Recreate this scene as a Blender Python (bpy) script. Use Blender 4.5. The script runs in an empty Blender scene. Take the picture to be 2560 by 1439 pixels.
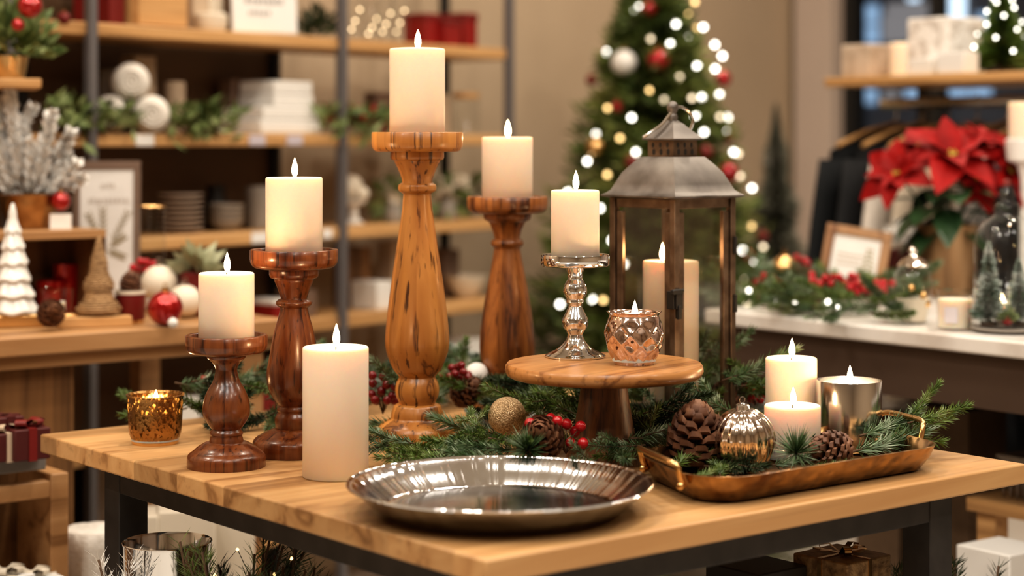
import bpy, math, random
from mathutils import Vector, Matrix, Euler
R = random.Random(11)
PI = math.pi
C = bpy.context.scene.collection
F, HZ, T = 4683.0, 350.0, 0.78          # focal length in px of the 2560 frame, horizon row, table height
H = T + 0.40                            # eye height

def at(px, py, d): return Vector(((px-1280)/F*d, d, H-(py-HZ)/F*d))
def on(px, py, z):
    d = F*(H-z)/(py-HZ); return Vector(((px-1280)/F*d, d, z))
def dat(px, d, z): return Vector(((px-1280)/F*d, d, z))

# ------------------------------------------------------------------ objects
def tag(o, label=None, cat=None, group=None, kind=None):
    if label: o['label'] = label
    if cat: o['category'] = cat
    if group: o['group'] = group
    if kind: o['kind'] = kind
    return o
def thing(name, label, cat, loc=(0,0,0), rz=0, group=None, rot=None):
    o = bpy.data.objects.new(name, None); C.objects.link(o)
    o.empty_display_size = .02
    o.location = loc; o.rotation_euler = rot if rot else (0,0,rz)
    return tag(o, label, cat, group)
def dup(root, loc=None, rot=None, scale=None, label=None, group=None):
    r = root.copy(); C.objects.link(r)
    if loc is not None: r.location = loc
    if rot is not None: r.rotation_euler = rot
    if scale is not None: r.scale = (scale,)*3
    if label: r['label'] = label
    if group: r['group'] = group
    for ch in list(root.children):
        c = ch.copy(); C.objects.link(c); c.parent = r
        for g in list(ch.children):
            k = g.copy(); C.objects.link(k); k.parent = c
    return r

class MB:
    def __init__(s): s.v=[]; s.f=[]
    def add(s, vs, fs):
        n=len(s.v); s.v += [tuple(p) for p in vs]; s.f += [tuple(i+n for i in f) for f in fs]; return s
    def box(s, c, d, rz=0):
        x,y,z = d[0]/2,d[1]/2,d[2]/2; ca,sa=math.cos(rz),math.sin(rz)
        vs=[]
        for sx,sy,sz in ((-1,-1,-1),(1,-1,-1),(1,1,-1),(-1,1,-1),(-1,-1,1),(1,-1,1),(1,1,1),(-1,1,1)):
            px,py=sx*x,sy*y
            vs.append((c[0]+px*ca-py*sa, c[1]+px*sa+py*ca, c[2]+sz*z))
        return s.add(vs, [(0,3,2,1),(4,5,6,7),(0,1,5,4),(1,2,6,5),(2,3,7,6),(3,0,4,7)])
    def lathe(s, prof, seg=48, c=(0,0,0), fn=None):
        vs=[]; rows=[]
        for r,z in prof:
            if r<1e-7:
                rows.append([len(vs)]); vs.append((c[0],c[1],c[2]+z))
            else:
                row=[]
                for k in range(seg):
                    a=2*PI*k/seg; rr=r; zz=z
                    if fn: rr,zz=fn(r,z,a)
                    row.append(len(vs)); vs.append((c[0]+rr*math.cos(a), c[1]+rr*math.sin(a), c[2]+zz))
                rows.append(row)
        fs=[]
        for a,b in zip(rows,rows[1:]):
            if len(a)==1 and len(b)==1: continue
            for k in range(seg):
                j=(k+1)%seg
                if len(a)==1: fs.append((a[0],b[j],b[k]))
                elif len(b)==1: fs.append((a[k],a[j],b[0]))
                else: fs.append((a[k],a[j],b[j],b[k]))
        if len(rows[0])>1 and prof[0]!=prof[-1]: fs.append(tuple(reversed(rows[0])))
        if len(rows[-1])>1 and prof[0]!=prof[-1]: fs.append(tuple(rows[-1]))
        return s.add(vs,fs)
    def loft(s, loops, cap0=True, cap1=True):
        n=len(loops[0]); vs=[p for l in loops for p in l]; fs=[]
        for i in range(len(loops)-1):
            for k in range(n):
                j=(k+1)%n; fs.append((i*n+k,i*n+j,(i+1)*n+j,(i+1)*n+k))
        if cap0: fs.append(tuple(range(n-1,-1,-1)))
        if cap1: fs.append(tuple(range((len(loops)-1)*n,len(loops)*n)))
        return s.add(vs,fs)
    def tube(s, pts, r, seg=8, closed=False):
        pts=[Vector(p) for p in pts]; n=len(pts); loops=[]
        up=Vector((0,0,1)); prev=None
        for i,p in enumerate(pts):
            if closed: t=(pts[(i+1)%n]-pts[i-1])
            else: t=pts[min(i+1,n-1)]-pts[max(i-1,0)]
            t.normalize()
            if prev is None:
                a=t.cross(up)
                if a.length<.05: a=t.cross(Vector((1,0,0)))
            else: a=prev-t*prev.dot(t)
            a.normalize(); prev=a; b=t.cross(a)
            rr=r[i] if isinstance(r,(list,tuple)) else r
            loops.append([p+(a*math.cos(2*PI*k/seg)+b*math.sin(2*PI*k/seg))*rr for k in range(seg)])
        if closed: loops.append(loops[0]); return s.loft(loops,False,False)
        return s.loft(loops)
    def ball(s, c, r, seg=24, rings=14, sz=1.0, fn=None):
        prof=[(r*math.sin(PI*i/rings), -r*sz*math.cos(PI*i/rings)) for i in range(rings+1)]
        prof[0]=(0,-r*sz); prof[-1]=(0,r*sz)
        return s.lathe(prof,seg,c,fn)
    def blade(s, p, d, side, L, w, tip=.5):
        p=Vector(p); d=Vector(d); q=p+d*L; m=p+d*L*tip
        return s.add([p,m+side*w,q,m-side*w],[(0,1,2,3)])

def build(name, mb, m, parent=None, smooth=True, ang=38, bev=0, loc=None, rot=None, seg=2):
    me=bpy.data.meshes.new(name); me.from_pydata([tuple(v) for v in mb.v],[],mb.f); me.update()
    if smooth:
        me.polygons.foreach_set('use_smooth',[True]*len(me.polygons))
        if ang<180: me.set_sharp_from_angle(angle=math.radians(ang))
    me.materials.append(m)
    o=bpy.data.objects.new(name,me); C.objects.link(o)
    if parent: o.parent=parent
    if loc is not None: o.location=loc
    if rot is not None: o.rotation_euler=rot
    if bev:
        b=o.modifiers.new('b','BEVEL'); b.width=bev; b.segments=seg; b.limit_method='ANGLE'; b.angle_limit=.6
    return o
def struct(name, mb, m, parent=None, **k):
    o=build(name,mb,m,parent,**k)
    if not parent: o['kind']='structure'
    return o
def bx(d, c=(0,0,0), rz=0): return MB().box(c,d,rz)

# ------------------------------------------------------------------ materials
def newmat(name):
    m=bpy.data.materials.new(name); m.use_nodes=True; nt=m.node_tree; nt.nodes.clear()
    out=nt.nodes.new('ShaderNodeOutputMaterial'); return m,nt,out
def N(nt,t,**k):
    n=nt.nodes.new('ShaderNode'+t)
    for a,b in k.items(): setattr(n,a,b)
    return n
def L(nt,a,b): nt.links.new(a,b)
def rgba(c): return (*c,1) if len(c)==3 else c
def bsdf(nt,out,col=(.8,.8,.8),rough=.5,metal=0,**k):
    b=N(nt,'BsdfPrincipled'); b.inputs['Base Color'].default_value=rgba(col)
    b.inputs['Roughness'].default_value=rough; b.inputs['Metallic'].default_value=metal
    for a,v in k.items(): b.inputs[a.replace('_',' ')].default_value=v
    L(nt,b.outputs[0],out.inputs[0]); return b
def ramp(nt,stops):
    r=N(nt,'ValToRGB'); e=r.color_ramp.elements
    while len(e)<len(stops): e.new(.5)
    for x,(p,c) in zip(e,stops): x.position=p; x.color=rgba(c)
    return r
def P(name,col,rough=.5,metal=0,**k):
    m,nt,out=newmat(name); bsdf(nt,out,col,rough,metal,**k); return m
def mottled(name,stops,scale,rough=.5,metal=0,bump=0,bscale=None,detail=4,stretch=(1,1,1),rr=None,**k):
    m,nt,out=newmat(name); b=bsdf(nt,out,(1,1,1),rough,metal,**k)
    tc=N(nt,'TexCoord'); mp=N(nt,'Mapping'); mp.inputs['Scale'].default_value=stretch
    L(nt,tc.outputs['Object'],mp.inputs[0])
    n=N(nt,'TexNoise'); n.inputs['Scale'].default_value=scale; n.inputs['Detail'].default_value=detail
    L(nt,mp.outputs[0],n.inputs['Vector'])
    r=ramp(nt,stops); L(nt,n.outputs['Fac'],r.inputs[0]); L(nt,r.outputs[0],b.inputs['Base Color'])
    if rr:
        mr=N(nt,'MapRange'); mr.inputs[1].default_value=.3; mr.inputs[2].default_value=.7
        mr.inputs[3].default_value=rr[0]; mr.inputs[4].default_value=rr[1]
        L(nt,n.outputs['Fac'],mr.inputs[0]); L(nt,mr.outputs[0],b.inputs['Roughness'])
    if bump:
        n2=N(nt,'TexNoise'); n2.inputs['Scale'].default_value=bscale or scale*2; L(nt,mp.outputs[0],n2.inputs['Vector'])
        bp=N(nt,'Bump'); bp.inputs['Strength'].default_value=bump; bp.inputs['Distance'].default_value=.004
        L(nt,n2.outputs['Fac'],bp.inputs['Height']); L(nt,bp.outputs[0],b.inputs['Normal'])
    return m
def wood(name,dark,mid,light,scale=18,axis=2,staves=0,plank=None,rough=.35,streak=.5,coat=0,rot=0,contrast=1.0,lo=.3,dist=1.2):
    """grain runs along object axis; staves = angular strips for turned pieces, plank=(axis,width)"""
    m,nt,out=newmat(name); b=bsdf(nt,out,mid,rough)
    if coat: b.inputs['Coat Weight'].default_value=coat; b.inputs['Coat Roughness'].default_value=.15
    tc=N(nt,'TexCoord'); pos=tc.outputs['Object']
    if rot:
        mr_=N(nt,'Mapping'); mr_.inputs['Rotation'].default_value=(0,0,rot); L(nt,pos,mr_.inputs[0]); pos=mr_.outputs[0]
    rnd=None
    if staves or plank:
        sx=N(nt,'SeparateXYZ'); L(nt,pos,sx.inputs[0])
        ml=N(nt,'Math',operation='MULTIPLY')
        if staves:
            a=N(nt,'Math',operation='ARCTAN2'); L(nt,sx.outputs[1],a.inputs[0]); L(nt,sx.outputs[0],a.inputs[1])
            L(nt,a.outputs[0],ml.inputs[0]); ml.inputs[1].default_value=staves/(2*PI)
        else:
            L(nt,sx.outputs[plank[0]],ml.inputs[0]); ml.inputs[1].default_value=1/plank[1]
        fl=N(nt,'Math',operation='FLOOR'); L(nt,ml.outputs[0],fl.inputs[0])
        wn=N(nt,'TexWhiteNoise',noise_dimensions='1D'); L(nt,fl.outputs[0],wn.inputs['W']); rnd=wn
        va=N(nt,'VectorMath',operation='MULTIPLY_ADD'); L(nt,wn.outputs['Color'],va.inputs[0])
        va.inputs[1].default_value=(3,3,3); L(nt,pos,va.inputs[2]); pos=va.outputs[0]
    mp=N(nt,'Mapping'); s=[1,1,1]; s[axis]=.09; mp.inputs['Scale'].default_value=s; L(nt,pos,mp.inputs[0])
    n=N(nt,'TexNoise'); n.inputs['Scale'].default_value=scale; n.inputs['Detail'].default_value=5
    n.inputs['Distortion'].default_value=dist; L(nt,mp.outputs[0],n.inputs['Vector'])
    w=N(nt,'Math',operation='PINGPONG'); mu=N(nt,'Math',operation='MULTIPLY'); mu.inputs[1].default_value=3.2
    L(nt,n.outputs['Fac'],mu.inputs[0]); L(nt,mu.outputs[0],w.inputs[0]); w.inputs[1].default_value=.5
    r=ramp(nt,[(0,mid),(.5,light),(1,mid)] if contrast<.6 else [(.0,dark),(lo*.6,tuple((a_+b_)/2 for a_,b_ in zip(dark,mid))),(lo,mid),(1,light)]); 
    m2=N(nt,'Math',operation='MULTIPLY'); m2.inputs[1].default_value=2; L(nt,w.outputs[0],m2.inputs[0]); L(nt,m2.outputs[0],r.inputs[0])
    mp2=N(nt,'Mapping'); s2=[1,1,1]; s2[axis]=.014; mp2.inputs['Scale'].default_value=s2; L(nt,pos,mp2.inputs[0])
    n2=N(nt,'TexNoise'); n2.inputs['Scale'].default_value=scale*9; n2.inputs['Detail'].default_value=3; L(nt,mp2.outputs[0],n2.inputs['Vector'])
    r2=ramp(nt,[(.31,tuple(x*.4 for x in dark)),(.42,(1,1,1))]); L(nt,n2.outputs['Fac'],r2.inputs[0])
    mx=N(nt,'MixRGB',blend_type='MULTIPLY'); mx.inputs[0].default_value=streak
    L(nt,r.outputs[0],mx.inputs[1]); L(nt,r2.outputs[0],mx.inputs[2]); col=mx.outputs[0]
    if rnd:
        hs=N(nt,'HueSaturation'); mr=N(nt,'MapRange'); mr.inputs[3].default_value=.72; mr.inputs[4].default_value=1.18
        L(nt,rnd.outputs['Value'],mr.inputs[0]); L(nt,mr.outputs[0],hs.inputs['Value']); L(nt,col,hs.inputs['Color']); col=hs.outputs[0]
    L(nt,col,b.inputs['Base Color'])
    bp=N(nt,'Bump'); bp.inputs['Strength'].default_value=.12; bp.inputs['Distance'].default_value=.002
    L(nt,n2.outputs['Fac'],bp.inputs['Height']); L(nt,bp.outputs[0],b.inputs['Normal'])
    return m
def emis(name,col,st,additive=False):
    m,nt,out=newmat(name); e=N(nt,'Emission'); e.inputs[0].default_value=rgba(col); e.inputs[1].default_value=st
    if additive:
        t=N(nt,'BsdfTransparent'); a=N(nt,'AddShader'); L(nt,t.outputs[0],a.inputs[0]); L(nt,e.outputs[0],a.inputs[1]); L(nt,a.outputs[0],out.inputs[0])
    else: L(nt,e.outputs[0],out.inputs[0])
    return m
def glass(name,tint=(.96,.97,.97),refl=.9,rough=.02,base=.035,edge=.75):
    """thin clear glass: see-through face on, mirror-like at grazing angles"""
    m,nt,out=newmat(name); t=N(nt,'BsdfTransparent'); t.inputs[0].default_value=rgba(tint)
    g=N(nt,'BsdfGlossy'); g.inputs['Roughness'].default_value=rough; g.inputs[0].default_value=(refl,refl,refl,1)
    lw_=N(nt,'LayerWeight'); lw_.inputs['Blend'].default_value=.5
    pw=N(nt,'Math',operation='POWER'); pw.inputs[1].default_value=4.5; L(nt,lw_.outputs['Facing'],pw.inputs[0])
    ma=N(nt,'Math',operation='MULTIPLY_ADD'); ma.inputs[1].default_value=edge; ma.inputs[2].default_value=base; L(nt,pw.outputs[0],ma.inputs[0])
    mx=N(nt,'MixShader'); L(nt,ma.outputs[0],mx.inputs[0]); L(nt,t.outputs[0],mx.inputs[1]); L(nt,g.outputs[0],mx.inputs[2]); L(nt,mx.outputs[0],out.inputs[0])
    return m
def mercury(name,col,holes=(.50,.60),scale=90,trans=(1,.85,.6),rough=.12,bump=.25,stretch=(1,1,.6),thin=.6):
    """silvered glass: metal coat with worn translucent specks"""
    m,nt,out=newmat(name); g=N(nt,'BsdfPrincipled'); g.inputs['Base Color'].default_value=rgba(col); g.inputs['Metallic'].default_value=1; g.inputs['Roughness'].default_value=rough
    tl=N(nt,'BsdfTranslucent'); tl.inputs[0].default_value=rgba(trans); tr=N(nt,'BsdfTransparent'); tr.inputs[0].default_value=rgba(trans)
    m0=N(nt,'MixShader'); m0.inputs[0].default_value=thin; L(nt,tl.outputs[0],m0.inputs[1]); L(nt,tr.outputs[0],m0.inputs[2])
    tc=N(nt,'TexCoord'); mp=N(nt,'Mapping'); mp.inputs['Scale'].default_value=stretch; L(nt,tc.outputs['Object'],mp.inputs[0])
    n=N(nt,'TexNoise'); n.inputs['Scale'].default_value=scale; n.inputs['Detail'].default_value=5; L(nt,mp.outputs[0],n.inputs['Vector'])
    r=ramp(nt,[(holes[0],(0,0,0)),(holes[1],(1,1,1))]); L(nt,n.outputs['Fac'],r.inputs[0])
    mx=N(nt,'MixShader'); L(nt,r.outputs[0],mx.inputs[0]); L(nt,g.outputs[0],mx.inputs[1]); L(nt,m0.outputs[0],mx.inputs[2]); L(nt,mx.outputs[0],out.inputs[0])
    if bump:
        bp=N(nt,'Bump'); bp.inputs['Strength'].default_value=bump; bp.inputs['Distance'].default_value=.003; L(nt,n.outputs['Fac'],bp.inputs['Height']); L(nt,bp.outputs[0],g.inputs['Normal'])
    return m
def hammered(name,c1,c2,scale=60,rough=.25,bump=.35):
    m,nt,out=newmat(name); b=bsdf(nt,out,c1,rough,1)
    tc=N(nt,'TexCoord'); v=N(nt,'TexVoronoi',feature='SMOOTH_F1'); v.inputs['Scale'].default_value=scale; L(nt,tc.outputs['Object'],v.inputs['Vector'])
    n=N(nt,'TexNoise'); n.inputs['Scale'].default_value=22; n.inputs['Detail'].default_value=6; L(nt,tc.outputs['Object'],n.inputs['Vector'])
    r=ramp(nt,[(.35,c2),(.6,c1)]); L(nt,n.outputs['Fac'],r.inputs[0]); L(nt,r.outputs[0],b.inputs['Base Color'])
    bp=N(nt,'Bump'); bp.inputs['Strength'].default_value=bump; bp.inputs['Distance'].default_value=.004; L(nt,v.outputs['Distance'],bp.inputs['Height']); L(nt,bp.outputs[0],b.inputs['Normal'])
    return m

M={}
M['oak']=wood('table_oak',(.30,.15,.058),(.50,.275,.115),(.60,.36,.165),scale=9,axis=0,plank=(1,.11),rough=.38,streak=.22)
M['dark_wood']=wood('walnut',(.035,.008,.003),(.135,.034,.010),(.25,.075,.020),scale=26,axis=2,staves=7,rough=.28,streak=.65,coat=.3)
M['olive']=wood('olive_wood',(.15,.05,.012),(.43,.165,.036),(.62,.28,.072),scale=20,axis=2,staves=6,rough=.36,streak=.9,lo=.10,dist=.5,coat=.15)
M['mid_wood']=wood('acacia',(.06,.016,.004),(.22,.07,.017),(.38,.14,.035),scale=26,axis=2,staves=6,rough=.35,streak=.65,coat=.2)
M['stand_top']=wood('stand_top_wood',(.20,.075,.02),(.40,.175,.055),(.50,.24,.085),scale=14,axis=0,rough=.35,streak=.35,coat=.2)
M['stand_leg']=wood('stand_leg_wood',(.05,.018,.007),(.15,.06,.022),(.25,.11,.04),scale=30,axis=2,rough=.4)
M['shelf']=wood('shelf_pine',(.40,.22,.09),(.56,.32,.135),(.64,.38,.17),scale=10,axis=0,rough=.45,streak=.2)
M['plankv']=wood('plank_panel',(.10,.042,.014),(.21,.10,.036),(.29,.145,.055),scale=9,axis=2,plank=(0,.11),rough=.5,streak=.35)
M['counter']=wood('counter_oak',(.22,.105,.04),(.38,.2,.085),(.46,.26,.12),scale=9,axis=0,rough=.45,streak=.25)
M['iron']=mottled('dark_iron',[(.3,(.030,.028,.027)),(.7,(.05,.046,.044))],30,.45,.3)
M['post']=P('post_steel',(.15,.14,.145),.5,.2)
M['black']=P('black_paint',(.012,.011,.010),.5)
M['silver']=P('polished_silver',(.76,.77,.79),.09,1)
M['plate']=mottled('plate_steel',[(.3,(.70,.69,.68)),(.7,(.82,.81,.80))],14,.12,1,rr=(.07,.19))
M['brush']=P('brushed_silver',(.68,.68,.68),.17,1)
M['wax']=None
def waxmat(name,col,sub=(1,.5,.2),sc=.02,emit=0):
    m,nt,out=newmat(name); b=bsdf(nt,out,col,.5)
    b.inputs['Subsurface Weight'].default_value=.9; b.inputs['Subsurface Radius'].default_value=sub; b.inputs['Subsurface Scale'].default_value=sc
    b.inputs['Specular IOR Level'].default_value=.3
    return m
M['wax']=waxmat('ivory_wax',(.91,.765,.625),(1,.62,.34),.016)
M['wick']=P('wick',(.02,.015,.012),.9)
M['flame']=emis('flame',(1,.72,.38),14,True)
M['copper']=hammered('hammered_brass',(.46,.27,.11),(.13,.06,.024),70,.27,.5)
M['brass']=P('worn_brass',(.66,.43,.20),.25,1)
M['needle']=mottled('pine_needles',[(.3,(.034,.070,.012)),(.5,(.10,.165,.030)),(.72,(.27,.32,.12))],26,.38,stretch=(1,1,1),detail=2)
M['needle_blue']=mottled('blue_pine_needles',[(.3,(.030,.066,.024)),(.5,(.09,.155,.065)),(.7,(.36,.42,.30))],30,.4,detail=2)
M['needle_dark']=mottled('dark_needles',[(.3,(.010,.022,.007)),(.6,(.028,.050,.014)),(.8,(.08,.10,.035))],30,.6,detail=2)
M['needle_frost']=mottled('frosted_needles',[(.35,(.06,.12,.07)),(.5,(.35,.42,.38)),(.65,(.8,.82,.8))],30,.6,detail=2)
M['snow']=mottled('flocked_snow',[(.3,(.82,.80,.78)),(.55,(.95,.94,.92))],60,.8)
M['bark']=P('twig_bark',(.10,.055,.028),.8)
M['cone']=mottled('pinecone_scale',[(.3,(.045,.017,.009)),(.55,(.16,.066,.032)),(.75,(.36,.19,.105))],55,.6)
M['berry']=P('red_berry',(.42,.012,.018),.18)
M['berry_dark']=P('dark_red_berry',(.20,.008,.012),.2)
M['glass']=glass('clear_glass')
M['lglass']=glass('lantern_glass',(.93,.92,.90),.8,.03,.05)
M['zinc']=mottled('aged_zinc',[(.3,(.10,.088,.08)),(.5,(.175,.158,.146)),(.7,(.27,.25,.23))],16,.42,.7,bump=.1,rr=(.32,.55))
M['lbronze']=mottled('aged_bronze',[(.3,(.085,.055,.036)),(.55,(.18,.125,.085)),(.75,(.27,.20,.145))],30,.42,.75)
M['white']=P('white_matte',(.80,.78,.75),.6)
M['paper']=P('white_paper',(.84,.82,.80),.7)
M['ink']=P('grey_ink',(.42,.40,.39),.8)
M['red_gloss']=P('red_glass',(.40,.004,.006),.08,.5,Coat_Weight=1.0)
M['red_matte']=P('red_card',(.17,.010,.008),.5)
M['red']=P('red_paint',(.24,.010,.008),.45)
M['gold']=P('gold',(.80,.52,.24),.22,1)
M['gold_matte']=mottled('gold_glitter',[(.35,(.36,.24,.12)),(.6,(.75,.56,.34)),(.75,(.95,.85,.65))],420,.35,.6,bump=.6,bscale=700)
M['taupe']=P('taupe_frame',(.20,.13,.095),.5)
M['beige_card']=P('beige_card',(.52,.40,.29),.7)
M['cream']=P('cream_ceramic',(.78,.70,.58),.45)
M['grey']=P('grey_ceramic',(.34,.31,.28),.5)

M['needle_slim']=mottled('grey_green_needles',[(.3,(.12,.125,.095)),(.55,(.27,.265,.21)),(.75,(.50,.48,.42))],14,.7)
M['needle_tree']=mottled('tree_needles',[(.3,(.028,.055,.010)),(.5,(.105,.145,.028)),(.75,(.26,.27,.07))],9,.6)

def platemat():
    m,nt,out=newmat('spun_steel'); b=bsdf(nt,out,(.70,.73,.77),.1,1)
    tc=N(nt,'TexCoord'); sx=N(nt,'SeparateXYZ'); L(nt,tc.outputs['Object'],sx.inputs[0])
    a=N(nt,'Math',operation='ARCTAN2'); L(nt,sx.outputs[1],a.inputs[0]); L(nt,sx.outputs[0],a.inputs[1])
    n=N(nt,'TexNoise',noise_dimensions='1D'); n.inputs['Scale'].default_value=9; n.inputs['Detail'].default_value=3; L(nt,a.outputs[0],n.inputs['W'])
    n2=N(nt,'TexNoise'); n2.inputs['Scale'].default_value=16; L(nt,tc.outputs['Object'],n2.inputs['Vector'])
    mr=N(nt,'MapRange'); mr.inputs[1].default_value=.3; mr.inputs[2].default_value=.7; mr.inputs[3].default_value=.07; mr.inputs[4].default_value=.17; L(nt,n2.outputs['Fac'],mr.inputs[0]); L(nt,mr.outputs[0],b.inputs['Roughness'])
    bp=N(nt,'Bump'); bp.inputs['Strength'].default_value=.35; bp.inputs['Distance'].default_value=.006; L(nt,n.outputs['Fac'],bp.inputs['Height']); L(nt,bp.outputs[0],b.inputs['Normal'])
    ln=N(nt,'VectorMath',operation='LENGTH'); L(nt,tc.outputs['Object'],ln.inputs[0]); mk=N(nt,'MapRange'); mk.inputs[1].default_value=.122; mk.inputs[2].default_value=.132; mk.inputs[3].default_value=0; mk.inputs[4].default_value=.32; L(nt,ln.outputs['Value'],mk.inputs[0]); L(nt,mk.outputs[0],bp.inputs['Strength'])
    return m
M['plate']=platemat()
# ------------------------------------------------------------------ display table
FC=Vector((-.025,1.784)); UX=Vector((.778,.628)); UY=Vector((-.628,.778))
TW,TD=.85,.983; RZ=math.atan2(.628,.778)
def tl(x,y,z=T): p=FC+UX*x+UY*y; return Vector((p.x,p.y,z))
ctr=tl(TW/2,TD/2,0)
tb=thing('display_table','oak topped display table on dark metal frame, holding the lit candles','table',ctr,RZ)
hx,hy=TW/2,TD/2
build('tabletop',bx((TW,TD,.025),(0,0,T-.0125)),M['oak'],tb,bev=.0025)
fx0,fx1,fy0,fy1=-hx+.03,-hx+.743,-hy+.03,-hy+.852
LS=.042
for x in (fx0+LS/2,fx1-LS/2):
    for y in (fy0+LS/2,fy1-LS/2):
        build('leg',bx((LS,LS,T-.025),(x,y,(T-.025)/2)),M['iron'],tb,bev=.0015)
RH=.034
for y in (fy0+.012,fy1-.012): build('apron_rail',bx((fx1-fx0-2*LS,.022,RH),((fx0+fx1)/2,y,T-.025-RH/2)),M['iron'],tb,bev=.001)
for x in (fx0+.012,fx1-.012): build('apron_rail',bx((.022,fy1-fy0-2*LS,RH),(x,(fy0+fy1)/2,T-.025-RH/2)),M['iron'],tb,bev=.001)
LZ=.42
build('lower_shelf',bx((fx1-fx0-.004,fy1-fy0-2*LS-.004,.022),((fx0+fx1)/2,(fy0+fy1)/2,LZ-.011)),M['oak'],tb,bev=.002)

# ------------------------------------------------------------------ candles
def flame_parts(root,z,wick=.010,fh=.026,fr=.0042,x=0,y=0,power=.1,light=True):
    build('wick',MB().tube([(x,y,z-.004),(x+.0006,y,z+wick*.6),(x+.0012,y,z+wick)],.0009,6),M['wick'],root)
    pr=[(0,0),(.45,.06),(.8,.18),(1,.32),(.93,.48),(.68,.67),(.36,.84),(.12,.95),(0,1)]
    build('flame',MB().lathe([(r*fr,zz*fh) for r,zz in pr],16,(x+.001,y,z+wick*.35)),M['flame'],root,ang=180)
    if light:
        p=bpy.data.lights.new('candle_light','POINT'); p.energy=power*1.7; p.color=(1,.59,.30); p.shadow_soft_size=.006
        o=bpy.data.objects.new('candle_light',p); C.objects.link(o); o.parent=root; o.location=(x+.001,y,z+wick*.35+fh*.5)
def wax_prof(r,h):
    return [(0,0),(r-.0015,0),(r,.0015),(r,h-.003),(r-.0004,h-.0012),(r-.0014,h-.0003),(r-.003,h),(r*.72,h-.0018),(r*.35,h-.0038),(0,h-.0042)]
obst=[]      # footprints on the table
def candle(loc,r,h,label,group=None,wx=0,power=.1,name='pillar_candle',fh=.026):
    t=thing(name,label,'candle',loc,0,group)
    build('wax',MB().lathe(wax_prof(r,h),56),M['wax'],t,ang=60)
    flame_parts(t,h-.0042,x=wx,power=power,fh=fh)
    return t
def stick(label,px,d,base_y,parts,wood_m,dish_m,rz=0):
    """turned candlestick from (half width px, row px) outlines measured at distance d"""
    s=d/F; dish,body,foot=parts
    loc=dat(px,d,T); obst.append((loc.x,loc.y,max(w for w,_ in foot)*s+.002))
    t=thing('wooden_candlestick',label,'candlestick',loc,rz)
    z=lambda y:(base_y-y)*s
    mk=lambda rows:[(w*s,z(y)) for w,y in rows]
    R0=dish[0][0]*s; zt=z(dish[0][1])
    top=[(0,zt-.007),(R0-.0095,zt-.007),(R0-.0082,zt-.0055),(R0-.0075,zt-.001),(R0-.006,zt),(R0-.001,zt)]
    pr=mk(dish); pr[0]=(R0,zt-.001)
    build('dish',MB().lathe(top+pr+[(0,pr[-1][1])],72),dish_m,t,ang=50)
    pb=mk(body); build('stem',MB().lathe([(0,pb[0][1])]+pb+[(0,pb[-1][1])],64),wood_m,t,ang=50)
    pf=mk(foot); build('foot',MB().lathe([(0,pf[0][1])]+pf+[(0,pf[-1][1])],64),wood_m,t,ang=42)
    return t,loc,T+zt-.007
def sm(rows,n=4):
    """Catmull-Rom smooth a (w,y) list"""
    out=[]
    for i in range(len(rows)-1):
        p0=rows[max(i-1,0)];p1=rows[i];p2=rows[i+1];p3=rows[min(i+2,len(rows)-1)]
        for k in range(n):
            t=k/n
            out.append(tuple(.5*((2*b)+(-a+c)*t+(2*a-5*b+4*c-d)*t*t+(-a+3*b-3*c+d)*t**3) for a,b,c,d in zip(p0,p1,p2,p3)))
    return out+[rows[-1]]

partsC=([(114,330),(114,358)]+sm([(114,358),(112,369),(104,377),(90,379)])+[(70,379)],
  [(66,377),(67,380),(67,392)]+sm([(67,392),(65,398),(58,401),(56,405),(47,424),(40,442),(38,453),(38,456)])+sm([(40,457),(46,461),(48,468),(46,476),(39,481)])+sm([(35,484),(36,500),(40,538),(53,626),(66,714),(76,795),(80,845),(79,868),(73,892),(61,920),(50,934),(45,940)])+sm([(45,941),(52,955),(55,972),(53,988),(46,1003),(44,1010)]),
  [(50,1008)]+sm([(58,1012),(64,1028),(66,1042)])+sm([(70,1046),(84,1053),(96,1061),(101,1068)])+[(103,1072),(104,1096),(102,1099)])
tC,pC,zC=stick('tallest turned candlestick, honey coloured wood with a broad round dish',1043,2.5,1099,partsC,M['olive'],M['olive'],.55)
candle((pC.x,pC.y,zC),69.5*2.5/F,222*2.5/F,'tall lit ivory candle on the tallest honey wood candlestick, highest of all')
partsA=([(102,848),(102,872)]+sm([(102,872),(99,884),(90,892),(78,894)])+[(50,894)],
  sm([(47,893),(49,899),(47,906),(40,912),(33,920),(28,930),(27,938),(30,952),(35,966),(46,985),(54,1004),(58,1022),(59,1036),(57,1050),(50,1064),(42,1076),(36,1083)])+sm([(38,1086),(41,1091),(41,1096),(39,1099),(42,1110),(43,1118)]),
  [(44,1114)]+sm([(55,1117),(72,1127),(82,1136)])+[(84,1138)]+sm([(88,1140),(95,1146),(98,1153)])+[(98,1176),(96,1179)])
tA,pA,zA=stick('shortest turned candlestick, dark reddish wood, standing at front left',566,2.30,1176,partsA,M['dark_wood'],M['dark_wood'],.3)
candle((pA.x,pA.y,zA),69.5*2.3/F,170*2.3/F,'lit ivory candle on the shortest dark candlestick at left')
partsB=([(110,632),(110,655)]+sm([(110,655),(107,668),(98,677),(84,680)])+[(60,680)],
  [(60,679),(62,684),(62,694)]+sm([(62,694),(59,702),(50,706),(48,712),(40,732),(34,750),(33,755)])+sm([(38,757),(45,763),(44,770),(38,775)])+sm([(35,778),(38,796),(52,847),(63,907),(68,935),(67,965),(62,985),(52,1003),(42,1016),(38,1022)])+sm([(41,1025),(43,1032),(41,1038),(47,1050),(48,1062),(46,1076),(44,1084)]),
  [(48,1078)]+sm([(58,1082),(78,1092),(92,1099)])+[(94,1101)]+sm([(97,1103),(101,1108),(103,1114)])+[(103,1140),(101,1143)])
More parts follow.
